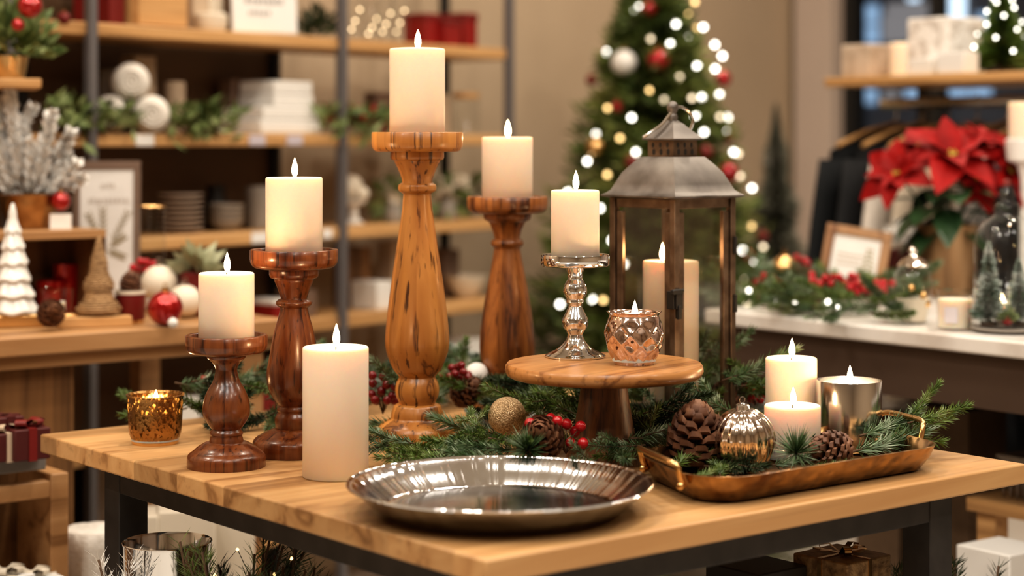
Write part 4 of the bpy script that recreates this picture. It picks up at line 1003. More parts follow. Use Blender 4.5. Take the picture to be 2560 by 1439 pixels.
# riser with objects on top
rd=3.19; rp=onc(265,rd)
ri=thing('riser_shelf','low open wooden riser on the left counter','shelf',rp,KR)
rz_=H-(574-350)/F*rd-CZ
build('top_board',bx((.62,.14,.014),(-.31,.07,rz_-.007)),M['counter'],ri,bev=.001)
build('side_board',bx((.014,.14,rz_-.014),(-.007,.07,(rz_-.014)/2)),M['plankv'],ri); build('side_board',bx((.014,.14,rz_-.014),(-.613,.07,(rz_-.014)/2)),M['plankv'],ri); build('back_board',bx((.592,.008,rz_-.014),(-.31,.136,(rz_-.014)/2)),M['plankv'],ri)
ZR=CZ+rz_
# gold pot with flocked branches
M['barkgold']=hammered('bark_gold',(.52,.30,.13),(.22,.10,.035),45,.4,.8)
gp=Vector(((75-1280)/F*3.235,3.235,ZR+.0006)); s=3.235/F
pt=thing('frosted_plant','snowy flocked branches in a rough gold pot on the riser','plant',gp)
build('pot',MB().lathe([(0,0),(53*s,0),(58*s,.006),(70*s,.045),(76*s,.058),(70*s,.060),(66*s,.050),(0,.048)],40,fn=lambda r,z,a:(r*(1+.035*math.sin(5*a+z*90)+.02*math.sin(13*a)),z)),M['barkgold'],pt)
rr=random.Random(4)
def flock(p0,p1,parent,fat=.013,first=True):
    st=MB(); nb=MB(); p0=Vector(p0);p1=Vector(p1); n=60; pts=[]
    for i in range(9): u=i/8; pts.append(p0.lerp(p1,u)+Vector((0,0,-.012*math.sin(u*PI))))
    st.tube(pts,[.0028*(1-.5*i/8) for i in range(9)],6)
    L_=(p1-p0).length
    for k in range(int(230*L_/.1)):
        u=.25+.75*rr.random(); i=min(int(u*8),7); p=pts[i].lerp(pts[i+1],u*8-i); ax=(pts[i+1]-pts[i]).normalized(); ph=rr.uniform(0,2*PI)
        a=ax.cross(Vector((.2,.9,.3))).normalized(); b=ax.cross(a)
        d=(ax*.7+(a*math.cos(ph)+b*math.sin(ph))*.8).normalized(); sd=d.cross(Vector((rr.uniform(-1,1),rr.uniform(-1,1),rr.uniform(-1,1)))).normalized()
        nb.blade(p,d,sd,fat*1.25*rr.uniform(.7,1.3),.0052)
    b=build('branch',st,M['bark'],parent,ang=180); build('flocked_needles',nb,M['snow'],b,smooth=False)
for (px,py) in ((28,225),(140,282),(88,360),(195,408),(60,330),(-20,300),(-30,400),(150,440),(10,400),(110,430),(170,360),(45,430)):
    e=Vector(((px-75)*s,rr.uniform(-.03,.03),.055+(490-py)*s)); m_=e.lerp(Vector((0,0,.05)),.0)
    flock((e.x*.15,e.y*.3,.045),e,pt)
for (px,py,qx,qy) in ((60,400,5,330),(60,400,110,350),(28,300,75,268),(28,310,-12,262),(110,430,170,420),(140,340,185,330),(120,400,150,378),(150,440,205,445),(88,420,120,470)):
    a=Vector(((px-75)*s,0,.055+(490-py)*s)); b=Vector(((qx-75)*s,rr.uniform(-.02,.02),.055+(490-qy)*s)); flock(a,b,pt)
bauble(Vector(((152-1280)/F*3.21,3.21,ZR+.048)),.0165,'small red bauble hanging at the gold pot rim','red_gloss')
q_=Vector(((150-1280)/F*3.2,3.205,ZR+.0006)); tg=build('price_card',bx((.036,.003,.026),(0,0,.013)),M['paper'],None,loc=q_,rot=(-.1,0,.2)); tag(tg,'small blank white card standing beside the gold pot','price tag')
# big white frame behind the riser
fp=onc(265,3.40); s=3.4/F; fr=thing('picture_frame','taupe framed white print with faint leaf drawing behind the riser','picture frame',fp,rot=(-.07,0,.12))
fw,fh=165*s,.262
build('frame',MB().box((0,.006,fh-.008),(fw,.012,.016)).box((0,.006,.008),(fw,.012,.016)).box((-fw/2+.006,.006,fh/2),(.012,.012,fh-.032)).box((fw/2-.006,.006,fh/2),(.012,.012,fh-.032)),M['taupe'],fr,bev=.001)
pr=build('print',bx((fw-.024,.003,fh-.032),(-.0,.004,fh/2)),M['paper'],fr)
lines(fr,[(-.012,.008,fh-.045,.008),(-.034,.034,fh-.072,.009)],0,.0018,P('pale_ink',(.62,.57,.53),.8))
mb=MB()
for bx0,bz0,ang_,l in ((-.01,.115,2.0,.05),(-.005,.115,1.6,.055),(.008,.11,1.1,.06),(.004,.105,.6,.03),(.0,.10,-.4,.03)):
    d=Vector((math.cos(ang_),0,math.sin(ang_))); mb.tube([(bx0,.0018,bz0),(bx0+d.x*l,.0018,bz0+d.z*l)],.0007,4)
    for k in range(6):
        p=Vector((bx0,.0016,bz0))+d*l*(k+1)/6
        for sg_ in (-1,1): e=Vector((math.cos(ang_+sg_*.6),0,math.sin(ang_+sg_*.6))); mb.blade(p,e,Vector((-e.z,0,e.x)),.012,.0022)
build('leaf_drawing',mb,P('drawing_ink',(.42,.36,.27),.8),fr,smooth=False)
v=thing('tall_glass_vase','tall clear cylinder vase between the white frame and the plates','vase',onc(380,3.3)); s=3.3/F
build('body',MB().lathe([(0,.001),(30*s,.001),(33*s,.006),(33*s,.175),(35*s,.182)],36),M['glass'],v); build('gold_rim',MB().lathe([(35*s,.181),(36*s,.1825),(35*s,.184),(34*s,.1825),(35*s,.181)],36),M['gold'],v); build('candle_inside',MB().lathe([(0,.004),(20*s,.004),(20*s,.07),(0,.07)],24),M['wax'],v)
# white ceramic trees / gold tree
def tier_tree(name,label,loc,h,r,n,m,base=None,rough=0,seg=40,seed=0,lob=0):
    t=thing(name,label,'ornament tree',loc); pr=[(0,0),(r*.95,0)]
    for i in range(n):
        u=i/n; z0=h*(.0+.86*u); z1=h*(.86*(i+1)/n); r0=r*(1-.80*u); r1=r*(1-.80*(i+1)/n)
        pr+=[(r0*.97,z0+h*.006),(r0,z0+h*.022),(r0*.96,z0+h*.04)]+[(r0+(r1*.80-r0)*w,z0+(z1-z0)*w**.85) for w in (.35,.6,.8,1.0)]
    pr+=[(r*.16,h*.90),(r*.06,h*.985),(0,h)]
    fn=None
    if lob: fn=lambda rr_,z,a:(rr_*(1+.05*math.sin(7*a+z*60)+rough*math.sin(19*a+z*400)),z+.002*math.sin(6*a))
    build('tiers',MB().lathe(pr,seg,fn=fn),m,t,ang=70)
    return t
M['ceramic']=P('white_glazed_ceramic',(.82,.80,.77),.25,Coat_Weight=.5)
s=3.02/F
blk=onc(55,3.03)
gb=build('gold_block',bx((.235,.075,.020),(-.03,0,.010)),M['gold'],None,loc=blk,rot=(0,0,KR*.4),bev=.002); tag(gb,'brushed gold plinth under the white ceramic tree','plinth')
tier_tree('ceramic_tree','white glazed ceramic tree with six tiers on the gold plinth',Vector(((32-1280)/F*3.02,3.02,CZ+.0212)),275*s,63*s,6,M['ceramic'],lob=1)
wb=build('wooden_block',bx((.115,.05,.016),(0,0,.008)),M['shelf'],None,loc=onc(235,3.02),rot=(0,0,KR*.5),bev=.001); tag(wb,'flat pale wooden block under the gold wire tree','block')
M['twine']=mottled('gold_twine',[(.3,(.22,.12,.055)),(.6,(.55,.36,.19))],120,.55,.35,bump=.6,stretch=(1,1,4))
s=3.03/F; gt=thing('gold_wire_tree','small gold brown twine wrapped tree on the pale block','ornament tree',Vector(((247-1280)/F*3.03,3.03,CZ+.0172)))
mb=MB(); pts=[]; n_=560
for k in range(n_):
    u=k/n_; z=u*195*s; r_=46*s*(1-u)**.9+.001; r_*=1+.22*math.sin(u*20)*(1-u); a=u*34*2*PI
    pts.append((r_*math.cos(a)*(1+.06*math.sin(k*1.7)),r_*math.sin(a),.002+z))
mb.tube(pts,.0019,5); mb.lathe([(0,0),(40*s,.001),(36*s,.03),(14*s,.085),(0,190*s)],20)
build('twine_cone',mb,M['twine'],gt,ang=180)
pinecone(onc(118,2.965)+Vector((0,0,.019)),(1.15,.3,.4),.78,'brown pinecone lying at the front edge of the left counter')
# red cups, glass candle
for px,d,r,h,lab in ((128,3.22,.027,.058,'left red glass cup under the riser'),(165,3.25,.024,.085,'taller red glass cup at the back under the riser')):
    t=thing('red_cup',lab,'cup',onc(px,d)); build('glass_cup',MB().lathe([(0,0),(r*.85,0),(r*.9,.003),(r,h),(r*.95,h),(r*.85,.006),(0,.005)],36),M['red_gloss'],t)
s=3.06/F; t=thing('glass_candle','clear glass tumbler holding an unlit white candle','candle holder',onc(143,3.06))
build('tumbler',MB().lathe([(0,.001),(33*s,.001),(35*s,.004),(41*s,85*s),(44*s,88*s)],36),M['glass'],t); build('wax',MB().lathe([(0,.003),(20*s,.003),(20*s,55*s),(0,55*s)],28),M['wax'],t)
s=3.08/F; t=thing('red_candle_cup','red cup holding a pinecone beside the red bauble','cup',onc(326,3.07))
build('cup',MB().lathe([(0,.004),(32*s,.004),(35*s,.008),(37*s,72*s),(35*s,72*s),(30*s,60*s),(0,58*s)],36),M['red_matte'],t); build('gold_base',MB().lathe([(0,0),(33*s,0),(33*s,.006),(0,.006)],32),M['gold'],t); build('gold_rim',MB().lathe([(36*s,72*s),(38*s,73*s),(38*s,82*s),(36*s,82*s),(36*s,72*s)],32),M['cream'],t)
pinecone(onc(326,3.07)+Vector((0,0,70*s)),(0,0,.5),.62,'dark pinecone sitting in the red cup')
r_=44*3.03/F; bauble(onc(413,3.02)+Vector((0,0,r_)),r_,'shiny red bauble on the left counter beside the pinecone cup','red_gloss')
for px,d,r,zz,lab,m in ((398,3.2,.031,.055,'white ball ornament above the shiny red bauble','cream'),(462,3.16,.028,.028,'cream ball ornament right of the shiny red bauble','cream'),(488,3.2,.018,.018,'small red ornament at the right end of the left counter','red_gloss'),(432,2.99,.008,.008,'tiny white bead in front of the red bauble','white')):
    if zz==.055: 
        st_=thing('ornament_cup','small cup carrying the white ball ornament','cup',onc(px,d)); build('cup',MB().lathe([(0,0),(.018,0),(.022,.03),(.02,.03),(.016,.004),(0,.004)],28),M['white'],st_); zz=.055
    bauble(onc(px,d)+Vector((0,0,zz)),r,lab,m,cap='silver')
berries(onc(372,3.23)+Vector((-.008,0,.073)),6,.007,(.018,.01,.018),'red berries and white ball behind the pinecone cup',seed=31)
t=thing('pale_leaf_plant','pale green leafy plant in a red pot on the left counter','plant',onc(490,3.22)); rr2=random.Random(9); mb=MB()
for k in range(34):
    a=rr2.uniform(0,2*PI); e=rr2.uniform(.1,1.4); d=Vector((math.cos(a)*math.cos(e),math.sin(a)*math.cos(e),math.sin(e))); mb.blade(Vector((0,0,.075))+d*.01,d,d.cross(Vector((.3,.9,.1))).normalized(),rr2.uniform(.035,.06),.010)
M['paleleaf']=mottled('pale_leaves',[(.3,(.25,.27,.15)),(.7,(.55,.55,.38))],20,.6)
build('leaves',mb,M['paleleaf'],t,smooth=False); build('pot',MB().lathe([(0,0),(.022,0),(.028,.07),(.026,.072),(.024,.06),(0,.06)],32),M['red_matte'],t)
# shelf at far left with wreath planter
wd=3.18; wp=at(104,196,wd); ws=thing('corner_shelf','short pale shelf board on black posts at the far left edge','shelf',(wp.x,wp.y+.0,0),.30)
build('board',bx((.5,.16,.017),(-.25,.08,wp.z-.0085)),M['shelf'],ws,bev=.003)
for x in (-.47,-.20): build('post',bx((.018,.018,2.1),(x,.172,1.05)),M['black'],ws)
build('board',bx((.5,.16,.017),(-.25,.08,wp.z+.36)),M['shelf'],ws,bev=.003)
t=bush('green_planter','bushy green arrangement with red baubles in a gold pot at top left','plant',at(10,190,wd+.07)*1.0+Vector((0,0,.0)),.075,.10,420,'sage',(.035,.04,M['gold']),.035,.007,5,0)
t.location=at(20,196,wd+.075); t.location.z=wp.z+.0006
bauble(at(75,15,3.16),.021,'bright red bauble in the bushy arrangement at top left','red_gloss'); bauble(at(45,62,3.15),.011,'small red bauble below the bright one at top left','red_gloss'); bauble(at(160,45,3.5),.012,'red bauble in shadow right of the bushy arrangement','red_matte')
# ------------------------------------------------------------------ low crate shelf, bottom left
q0=Vector((-.652,2.755)); low=thing('low_shelf','low wooden crate shelf with grey top at bottom left','shelf',(q0.x,q0.y,0),KR)
lz=.722
build('grey_top',bx((.7,.125,.022),(-.385,.0625,lz-.011)),P('grey_laminate',(.22,.20,.185),.5),low,bev=.002)
for x in (-.014,-.69): build('post',bx((.028,.125,lz-.03),(x,.0625,(lz-.03)/2)),M['counter'],low,bev=.002)
build('rail',bx((.65,.02,.025),(-.352,.012,lz-.052)),M['counter'],low,bev=.002)
build('inner_shelf',bx((.648,.123,.015),(-.352,.0625,.49)),M['counter'],low); build('back_board',bx((.648,.006,lz-.04),(-.352,.120,(lz-.04)/2)),M['plankv'],low)
def gift(label,p,d,m,rm,rz=0,bow=True,name='gift_box',ribbon=.012):
    t=thing(name,label,'gift box',p,rz)
    build('box',bx(d,(0,0,d[2]/2)),m,t,bev=.002)
    build('ribbon',MB().box((0,0,d[2]/2),(ribbon,d[1]+.003,d[2]+.002)).box((0,0,d[2]/2),(d[0]+.003,ribbon,d[2]+.002)),rm,t)
    if bow:
        mb=MB()
        for a in (0,2.2,4.1,5.3):
            c,s_=math.cos(a),math.sin(a); pts=[(0,0,d[2]),(c*.016,s_*.016,d[2]+.012),(c*.028,s_*.028,d[2]+.010),(c*.026,s_*.026,d[2]+.003),(c*.012,s_*.012,d[2]+.004)]
            o=Vector((-s_,c,0))*ribbon*.7; vs=[]
            for p_ in pts: vs+=[Vector(p_)-o,Vector(p_)+o]
            mb.add(vs,[(2*i,2*i+1,2*i+3,2*i+2) for i in range(4)])
        build('bow',mb,rm,t,ang=180)
    return t
def lw(px,d,z): return Vector(((px-1280)/F*d,d,z+.0006))
M['redfab']=P('dark_red_wrap',(.07,.006,.005),.6)
gift('dark red gift box with bow on the low shelf at left',lw(60,2.70,lz),(.055,.06,.045),M['redfab'],M['red_matte'],KR)
gift('red gift box at the left frame edge on the low shelf',lw(5,2.69,lz),(.05,.06,.04),M['redfab'],M['beige_card'],KR)
gift('small red gift box on top of the left red boxes',lw(12,2.70,lz+.043),(.04,.045,.018),M['redfab'],M['redfab'],KR,bow=False)
gift('white gift box with satin bow inside the low shelf',lw(75,2.72,.4975),(.075,.07,.05),M['white'],M['cream'],KR)
gift('white gift box with wide bow inside the low shelf, further left',lw(10,2.69,.4975),(.07,.06,.06),M['paper'],M['cream'],KR)
gift('small white box in front of the bowed box inside the low shelf',lw(95,2.69,.4975),(.05,.03,.022),M['paper'],M['white'],KR,bow=False)
# white bag and cartons behind the left leg
bag=thing('white_bag','crumpled white fabric bag standing on the floor behind the left table leg','bag',lw(232,2.86,0))
build('bag_body',MB().lathe([(0,0),(.05,0),(.055,.1),(.052,.3),(.048,.5),(.045,.56),(.046,.585),(.035,.59),(0,.57)],48,fn=lambda r,z,a:(r*(1+.05*math.sin(6*a+z*9)+.05*math.sin(5*a-z*31)*math.sin(z*24)+.03*math.sin(13*a+z*60)),z)),M['towel'],bag,ang=180)
for px,d,w_,h,lab in ((335,3.0,.075,.585,'white carton behind the left leg, leftmost of three'),(465,3.02,.09,.59,'white carton behind the table, middle of three'),(572,3.08,.08,.57,'white carton behind the table, rightmost of three')):
    box_thing('white_carton',lab,'carton',lw(px,d,0),(w_,.09,h),M['cream'],rz=.2)
# ------------------------------------------------------------------ under the table
bp_=lw(418,2.36,LZ); s=2.36/F; hb=.40-(1352-350)*s+T-LZ-.40+.0
t=thing('silver_bucket','empty mirrored silver bucket under the table at left','bucket',bp_); hb=H-(1352-350)*s-LZ; R0=112*s
build('bucket',MB().lathe([(0,0),(R0*.78,0),(R0*.80,.004),(R0*.98,hb-.004),(R0,hb-.001),(R0*.985,hb),(R0*.955,hb-.004),(R0*.775,.006),(0,.005)],64),M['silver'],t,ang=60)
def shelf_stuff(label,p,r,h,n,m,seed,u0=.45): 
    t=thing('pine_bundle',label,'greenery',p); rr_=random.Random(seed); mb=MB(); st=MB()
    for b in range(n):
        a=rr_.uniform(0,2*PI); base=Vector((rr_.uniform(-1,1)*r*.5,rr_.uniform(-1,1)*r*.3,0)); tip=Vector((math.cos(a)*r*rr_.uniform(.5,1),math.sin(a)*r*.5,h*rr_.uniform(.7,1.05)))
        pts=[base.lerp(tip,k/6)+Vector((0,0,.02*math.sin(k/6*PI))) for k in range(7)]; st.tube(pts,.0016,5)
        for k in range(70):
            u=u0+(1-u0)*rr_.random(); i=min(int(u*6),5); q=pts[i].lerp(pts[i+1],u*6-i); ax=(pts[i+1]-pts[i]).normalized(); ph=rr_.uniform(0,6.28)
            x=ax.cross(Vector((.3,.9,.2))).normalized(); y=ax.cross(x); d=(ax*.75+(x*math.cos(ph)+y*math.sin(ph))*.7).normalized(); mb.blade(q,d,d.cross(Vector((rr_.random(),rr_.random(),.3))).normalized(),.024,.0007)
    build('twigs',st,M['bark'],t,ang=180); build('needles',mb,M[m],t,smooth=False); return t
shelf_stuff('dark green pine bundle under the table right of the silver bucket',lw(560,2.25,LZ),.06,.265,14,'needle',1)
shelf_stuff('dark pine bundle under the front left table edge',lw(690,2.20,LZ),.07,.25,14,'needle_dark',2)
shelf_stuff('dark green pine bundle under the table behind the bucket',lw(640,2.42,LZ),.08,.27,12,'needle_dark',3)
t=thing('fairy_lights','short string of warm fairy lights in the greenery under the table','string lights',lw(660,2.28,LZ+.18)); rr=random.Random(3); mb=MB(); st=[]
fb=None
for k in range(6):
    c=Vector((-.06+.024*k,.03*math.sin(k),.05+.03*math.sin(k*2.1))); st.append(c)
    if fb is None: fb=build('bulb',MB().ball((0,0,0),.0022,8,6),emis('warm_fairy',(1,.62,.25),3),t); fb.location=c
    else: o=fb.copy(); C.objects.link(o); o.location=c
build('wire',MB().tube(st,.0006,5),M['black'],t)
gift('gold wrapped gift box with bow under the front table edge',lw(880,2.1,LZ),(.07,.07,.215),P('gold_wrap',(.30,.19,.07),.4,.4),M['brass'],.6)
gift('kraft gold gift box with gold ribbon bow under the table near the right leg',lw(2105,2.31,LZ),(.085,.085,.250),mottled('kraft_gold',[(.35,(.16,.095,.045)),(.6,(.34,.22,.11))],90,.5,.35,bump=.4),M['brass'],.72,ribbon=.006)
box_thing('black_box','plain black box left of the kraft gift box under the table','box',lw(1890,2.30,LZ),(.085,.09,.24),M['black'],rz=.68)
box_thing('white_booklet','white edged book lying under the front right table edge','book',lw(1740,2.15,LZ),(.06,.10,.18),M['white'],rz=.68,lid=M['black'])
shelf_stuff('sprig of dark pine right of the kraft gift box',lw(2290,2.46,LZ),.05,.20,10,'needle_dark',5)
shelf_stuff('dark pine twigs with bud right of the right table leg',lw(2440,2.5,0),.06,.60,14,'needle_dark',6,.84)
tw=shelf_stuff('white frosted sprig at the left of the silver bucket',lw(300,2.31,LZ),.035,.235,10,'snow',8)
# ------------------------------------------------------------------ right marble counter
CB=Vector((.6,-.8)); CBN=Vector((.8,.6)); Q0=Vector((.342,3.336)); QR=math.atan2(-.8,.6)
def rc_(x,y,z): p=Q0+CB*x+CBN*y; return Vector((p.x,p.y,z))
M['marble']=mottled('white_marble',[(.35,(.62,.57,.53)),(.5,(.80,.77,.74)),(.8,(.84,.82,.80))],7,.22,bump=0,detail=8)
ct=thing('marble_counter','long white marble topped counter with dark brown apron at right','counter',(Q0.x,Q0.y,0),QR)
build('marble_top',bx((1.5,.58,.026),(.75,.29,CZ-.013)),M['marble'],ct,bev=.004)
M['brownm']=P('brown_metal',(.095,.062,.045),.45,.2)
build('apron',bx((1.46,.54,.085),(.75,.29,CZ-.0685)),M['brownm'],ct)
for x in (.06,1.44):
    for y in (.05,.53): build('leg',bx((.045,.045,CZ-.111),(x,y,(CZ-.111)/2)),M['brownm'],ct)
build('shade_back_panel',bx((1.10,.012,.30),(.92,.50,CZ-.262)),P('under_counter_shade',(.022,.014,.010),.6),ct)  # dark sheet added for the shade under the counter
def onr(px,py): return on(px,py,CZ+.0006)
# frame
fp=onr(2120,742); s=fp.y/F; pf=thing('picture_frame','small wooden frame with a faint tree print leaning on the marble counter','picture frame',fp,rot=(-.22,.15,-.28))
fw,fh=165*s,178*s
build('frame',MB().box((0,.006,fh-.009),(fw,.014,.018)).box((0,.006,.009),(fw,.014,.018)).box((-fw/2+.009,.006,fh/2),(.018,.014,fh-.036)).box((fw/2-.009,.006,fh/2),(.018,.014,fh-.036)),wood('frame_wood',(.20,.09,.04),(.36,.19,.09),(.42,.24,.12),14,2),pf,bev=.0015)
build('print',bx((fw-.036,.003,fh-.036),(0,.005,fh/2)),M['paper'],pf)
lines(pf,[(-.035,.012,fh*.60,.004),(-.035,.008,fh*.53,.004),(-.035,.012,fh*.46,.004)],0,.003,P('beige_ink',(.62,.53,.45),.8))
mb=MB()
for k in range(9):
    u=k/8; zz=fh*(.24+.48*u)
    for sg_ in (-1,1): mb.blade((.026,.0028,zz),Vector((sg_*.8,0,-.6)).normalized(),Vector((.6,0,sg_*.8)),.022*(1-.8*u)+.004,.003)
build('tree_drawing',mb,P('olive_ink',(.42,.37,.24),.8),pf,smooth=False)
# garland on the counter
def rgarl():
    rr=random.Random(77); c0=0
    for k in range(46):
        px=rr.uniform(1850,2225); py=rr.uniform(735,808)-(2225-px)*.03
        p=on(px,py,CZ); p.z=CZ+rr.uniform(.012,.04)
        a=rr.uniform(0,360); e=rr.uniform(0,28)
        sprig(rr.choice([0,1,3,2]),p,a,e,rr.uniform(.7,1.0),rr.uniform(-40,40),'green pine sprig in the garland on the marble counter','pine sprigs on the marble counter')
rgarl()
s=.0007
r_=38*3.5/F; bauble(on(1962,722,CZ)+Vector((0,0,r_+.012)),r_,'gold bauble in the marble counter garland left of the frame','gold')
berries(on(2090,772,CZ)+Vector((0,0,.042)),16,.0072,(.045,.012,.020),'red berry cluster before the small wooden frame',seed=41)
berries(on(2165,785,CZ)+Vector((0,0,.038)),10,.0072,(.030,.012,.016),'red berry cluster under the right corner of the wooden frame',seed=42)
berries(on(2212,778,CZ)+Vector((0,0,.036)),6,.007,(.018,.012,.016),'red berries beside the mercury jar in the counter garland',seed=43)
berries(on(1915,752,CZ)+Vector((0,0,.034)),7,.007,(.022,.012,.014),'pinkish red berries left of the gold bauble',seed=44)
berries(on(2005,718,CZ)+Vector((0,0,.032)),7,.008,(.018,.012,.030),'red berries between the gold bauble and the frame',seed=45)
t=thing('fairy_lights','string of white fairy lights in the marble counter garland','string lights',on(2000,770,CZ+.03)); fb=None; st=[]
for k,(px,py) in enumerate(((1872,712),(1988,738),(1885,640),(2095,755),(2225,748),(2070,740),(1940,735))):
    c=on(px,py+14,CZ+.026)-t.location; st.append(c)
    if fb is None: fb=build('bulb',MB().ball((0,0,0),.0045,10,8),emis('cool_fairy',(1,.92,.8),5),t); fb.location=c
    else: o=fb.copy(); C.objects.link(o); o.location=c
build('wire',MB().tube(st,.0007,5),M['needle_dark'],t)
# mercury jar
jp=onr(2282,806); s=jp.y/F; t=thing('apothecary_jar','small lidded glass jar with gold fleck filling on the marble counter','jar',jp)
build('body',MB().lathe([(0,.001),(34*s,.001),(36*s,.004),(46*s,60*s),(51*s,95*s),(44*s,125*s),(32*s,140*s)],40),M['glass'],t)
build('filling',MB().lathe([(0,.003),(32*s,.003),(44*s,62*s),(0,60*s)],32),M['cream'],t)
build('lid',MB().lathe([(36*s,140*s),(40*s,144*s),(30*s,156*s),(12*s,166*s),(8*s,172*s),(11*s,180*s),(7*s,188*s),(0,190*s)],36),M['merc_sil'],t)
build('gold_flecks',MB().ball((20*s,-30*s,70*s),.007,8,6).ball((28*s,-22*s,50*s),.008,8,6).ball((-10*s,-30*s,90*s),.006,8,6),M['gold'],t)
jp=onr(2388,822); s=jp.y/F; t=thing('jar_candle','cream candle in a clear jar with a pale label on the marble counter','candle',jp)
build('jar',MB().lathe([(0,.001),(42*s,.001),(45*s,.004),(46*s,92*s),(45*s,98*s)],40),M['glass'],t); build('wax',MB().lathe([(0,.003),(41*s,.003),(42*s,76*s),(0,76*s)],36),M['wax'],t)
lab=MB(); vs=[]
for k in range(9):
    a=-PI/2-.75+.75*k/8-.1; vs+=[(45.6*s*math.cos(a),45.6*s*math.sin(a),18*s),(45.6*s*math.cos(a),45.6*s*math.sin(a),58*s)]
lab.add(vs,[(2*i,2*i+2,2*i+3,2*i+1) for i in range(8)]); build('label',lab,P('pale_label',(.66,.62,.66),.6),t)
# cloche with trees
cp=onr(2518,828); s=cp.y/F; t=thing('plate','pale round plate under the glass cloche','plate',cp); build('dish',MB().lathe([(0,0),(70*s,0),(92*s,.006),(94*s,.008),(90*s,.008),(0,.004)],48),M['grey'],t)
cl=cp+Vector((0,0,.009)); t=thing('glass_cloche','tall glass cloche with stepped knob over small frosted trees','cloche',cl)
build('dome',MB().lathe([(82*s,0),(82*s,200*s),(78*s,230*s),(64*s,254*s),(40*s,270*s),(30*s,280*s),(33*s,292*s),(28*s,304*s),(14*s,312*s),(20*s,326*s),(16*s,338*s),(7*s,346*s),(11*s,356*s),(8*s,366*s),(0,368*s)],48),M['glass'],t,ang=180)
def bottle_tree(name,label,loc,h,r,m,base,seed,n=None,group=None,bw=.0016,cat='mini tree'):
    t=thing(name,label,cat,loc); rr=random.Random(seed); mb=MB(); n=n or 1500
    for k in range(n):
        u=rr.random()**1.4; z=h*(.10+.88*u); a=rr.uniform(0,2*PI); rad=r*(1-u)**.9*(.85+.15*math.sin(u*45))
        d=Vector((math.cos(a),math.sin(a),rr.uniform(-.25,.35))).normalized(); sd=d.cross(Vector((rr.uniform(-1,1),rr.uniform(-1,1),rr.uniform(-1,1)))).normalized()
        mb.blade(Vector((0,0,z)),d,sd,rad*rr.uniform(.75,1.1)+.003,bw,.75)
    build('bristles',mb,m,t,smooth=False); build('trunk',MB().lathe([(0,.0),(r*.42,0),(r*.42,h*.05),(r*.10,h*.06),(r*.08,h*.5),(0,h*.97)],16),base,t); return t
bottle_tree('frosted_tree','larger frosted bottle brush tree inside the glass cloche at left',cl+Vector(((2472-2518)*s,.0,.0)),215*s,50*s,M['needle_frost'],M['bark'],3)
bottle_tree('frosted_tree','smaller frosted bottle brush tree inside the glass cloche at right',cl+Vector(((2552-2518)*s,.012,.0)),170*s,42*s,M['needle_frost'],M['bark'],4)
bauble(cl+Vector(((2508-2518)*s,-.025,.010)),.0085,'tiny red bauble between the trees under the cloche','red_gloss')
t=bush('moss_tuft','green moss tuft under the cloche trees','moss',cl+Vector((-.006,-.026,.0)),.012,.014,70,'sage',None,.012,.003,9)
ca=candle(cl+Vector(((2510-2518)*s,.020,0)),.007,.034,'slim lit candle between the frosted trees under the cloche',power=.02,fh=.018)
# poinsettia
pp=on(2368,738,CZ+.0006); s=pp.y/F
po=thing('poinsettia','potted red poinsettia with dark leaves in a bronze pot on the marble counter','plant',pp)
build('pot',MB().lathe([(0,0),(62*s,0),(66*s,.004),(76*s,172*s),(77*s,178*s),(72*s,178*s),(68*s,165*s),(0,160*s)],56),mottled('bronze_pot',[(.3,(.16,.095,.05)),(.5,(.34,.21,.11)),(.7,(.50,.36,.22))],9,.38,.7,stretch=(3,3,.25)),po)
rr=random.Random(15); st=MB()
fl_=[((0,-40,350),150,Vector((-.05,-.75,1.0))),((-130,-25,305),105,Vector((-.7,-.8,.7))),((95,30,375),120,Vector((.4,-.45,1))),((-60,50,370),110,Vector((-.3,-.3,1))),((150,-20,310),105,Vector((.8,-.8,.6))),((60,-60,290),85,Vector((.3,-1,.35)))]
for (x,y,z),l,nv in fl_:
    c=Vector((x*s,y*s,z*s)); st.tube([(x*s*.2,y*s*.2,160*s),(x*s*.6,y*s*.6,240*s),c],.0022,6); flower(po,c,l*s,6,.05,rr,2,normal=nv)
build('stems',st,M['pleaf'],po,ang=180)
for k in range(26):
    a=2*PI*k/26*3.1; z=rr.uniform(175,285); r0=rr.uniform(15,60); d=Vector((math.cos(a),math.sin(a),rr.uniform(-.7,.25)))
    o=build('leaf',bract_mb(rr.uniform(95,135)*s,rr.uniform(32,42)*s,.2,.5),M['pleaf'],po,ang=180)
    o.rotation_mode='QUATERNION'; o.rotation_quaternion=d.to_track_quat('X','Z'); o.location=(math.cos(a)*r0*s,math.sin(a)*r0*s,z*s)
# items behind
p=on(2250,715,CZ+.0006); box_thing('red_tin','dark red tin behind the mercury jar on the marble counter','tin',p,(.06,.05,.075),M['redfab'],rz=QR,lid=M['redfab'])
t=bush('white_flowers','white flower bunch on the dark red tin beside the poinsettia','flowers',p+Vector((0,0,.0775)),.032,.05,90,'ceramic' if False else 'snow',None,.02,.007,7)
# tall white candle on stand at right frame edge
p=on(2562,742,CZ+.0006); s=p.y/F; t=thing('white_candle_stand','tall white stand at the right frame edge beside the poinsettia','candle holder',p)
build('stand',MB().lathe([(0,0),(45*s,0),(45*s,.008),(15*s,.018),(12*s,300*s),(20*s,330*s),(44*s,342*s),(48*s,392*s),(44*s,395*s),(0,394*s)],40),M['white'],t)
t=thing('pillar_candle','unlit white pillar candle on the white stand at the right edge','candle',p+Vector((0,0,394*s+.0004))); build('wax',MB().lathe(wax_prof(40*s,92*s),40),M['wax'],t); build('wick',MB().tube([(0,0,90*s),(0,0,98*s)],.001,6),M['wick'],t)
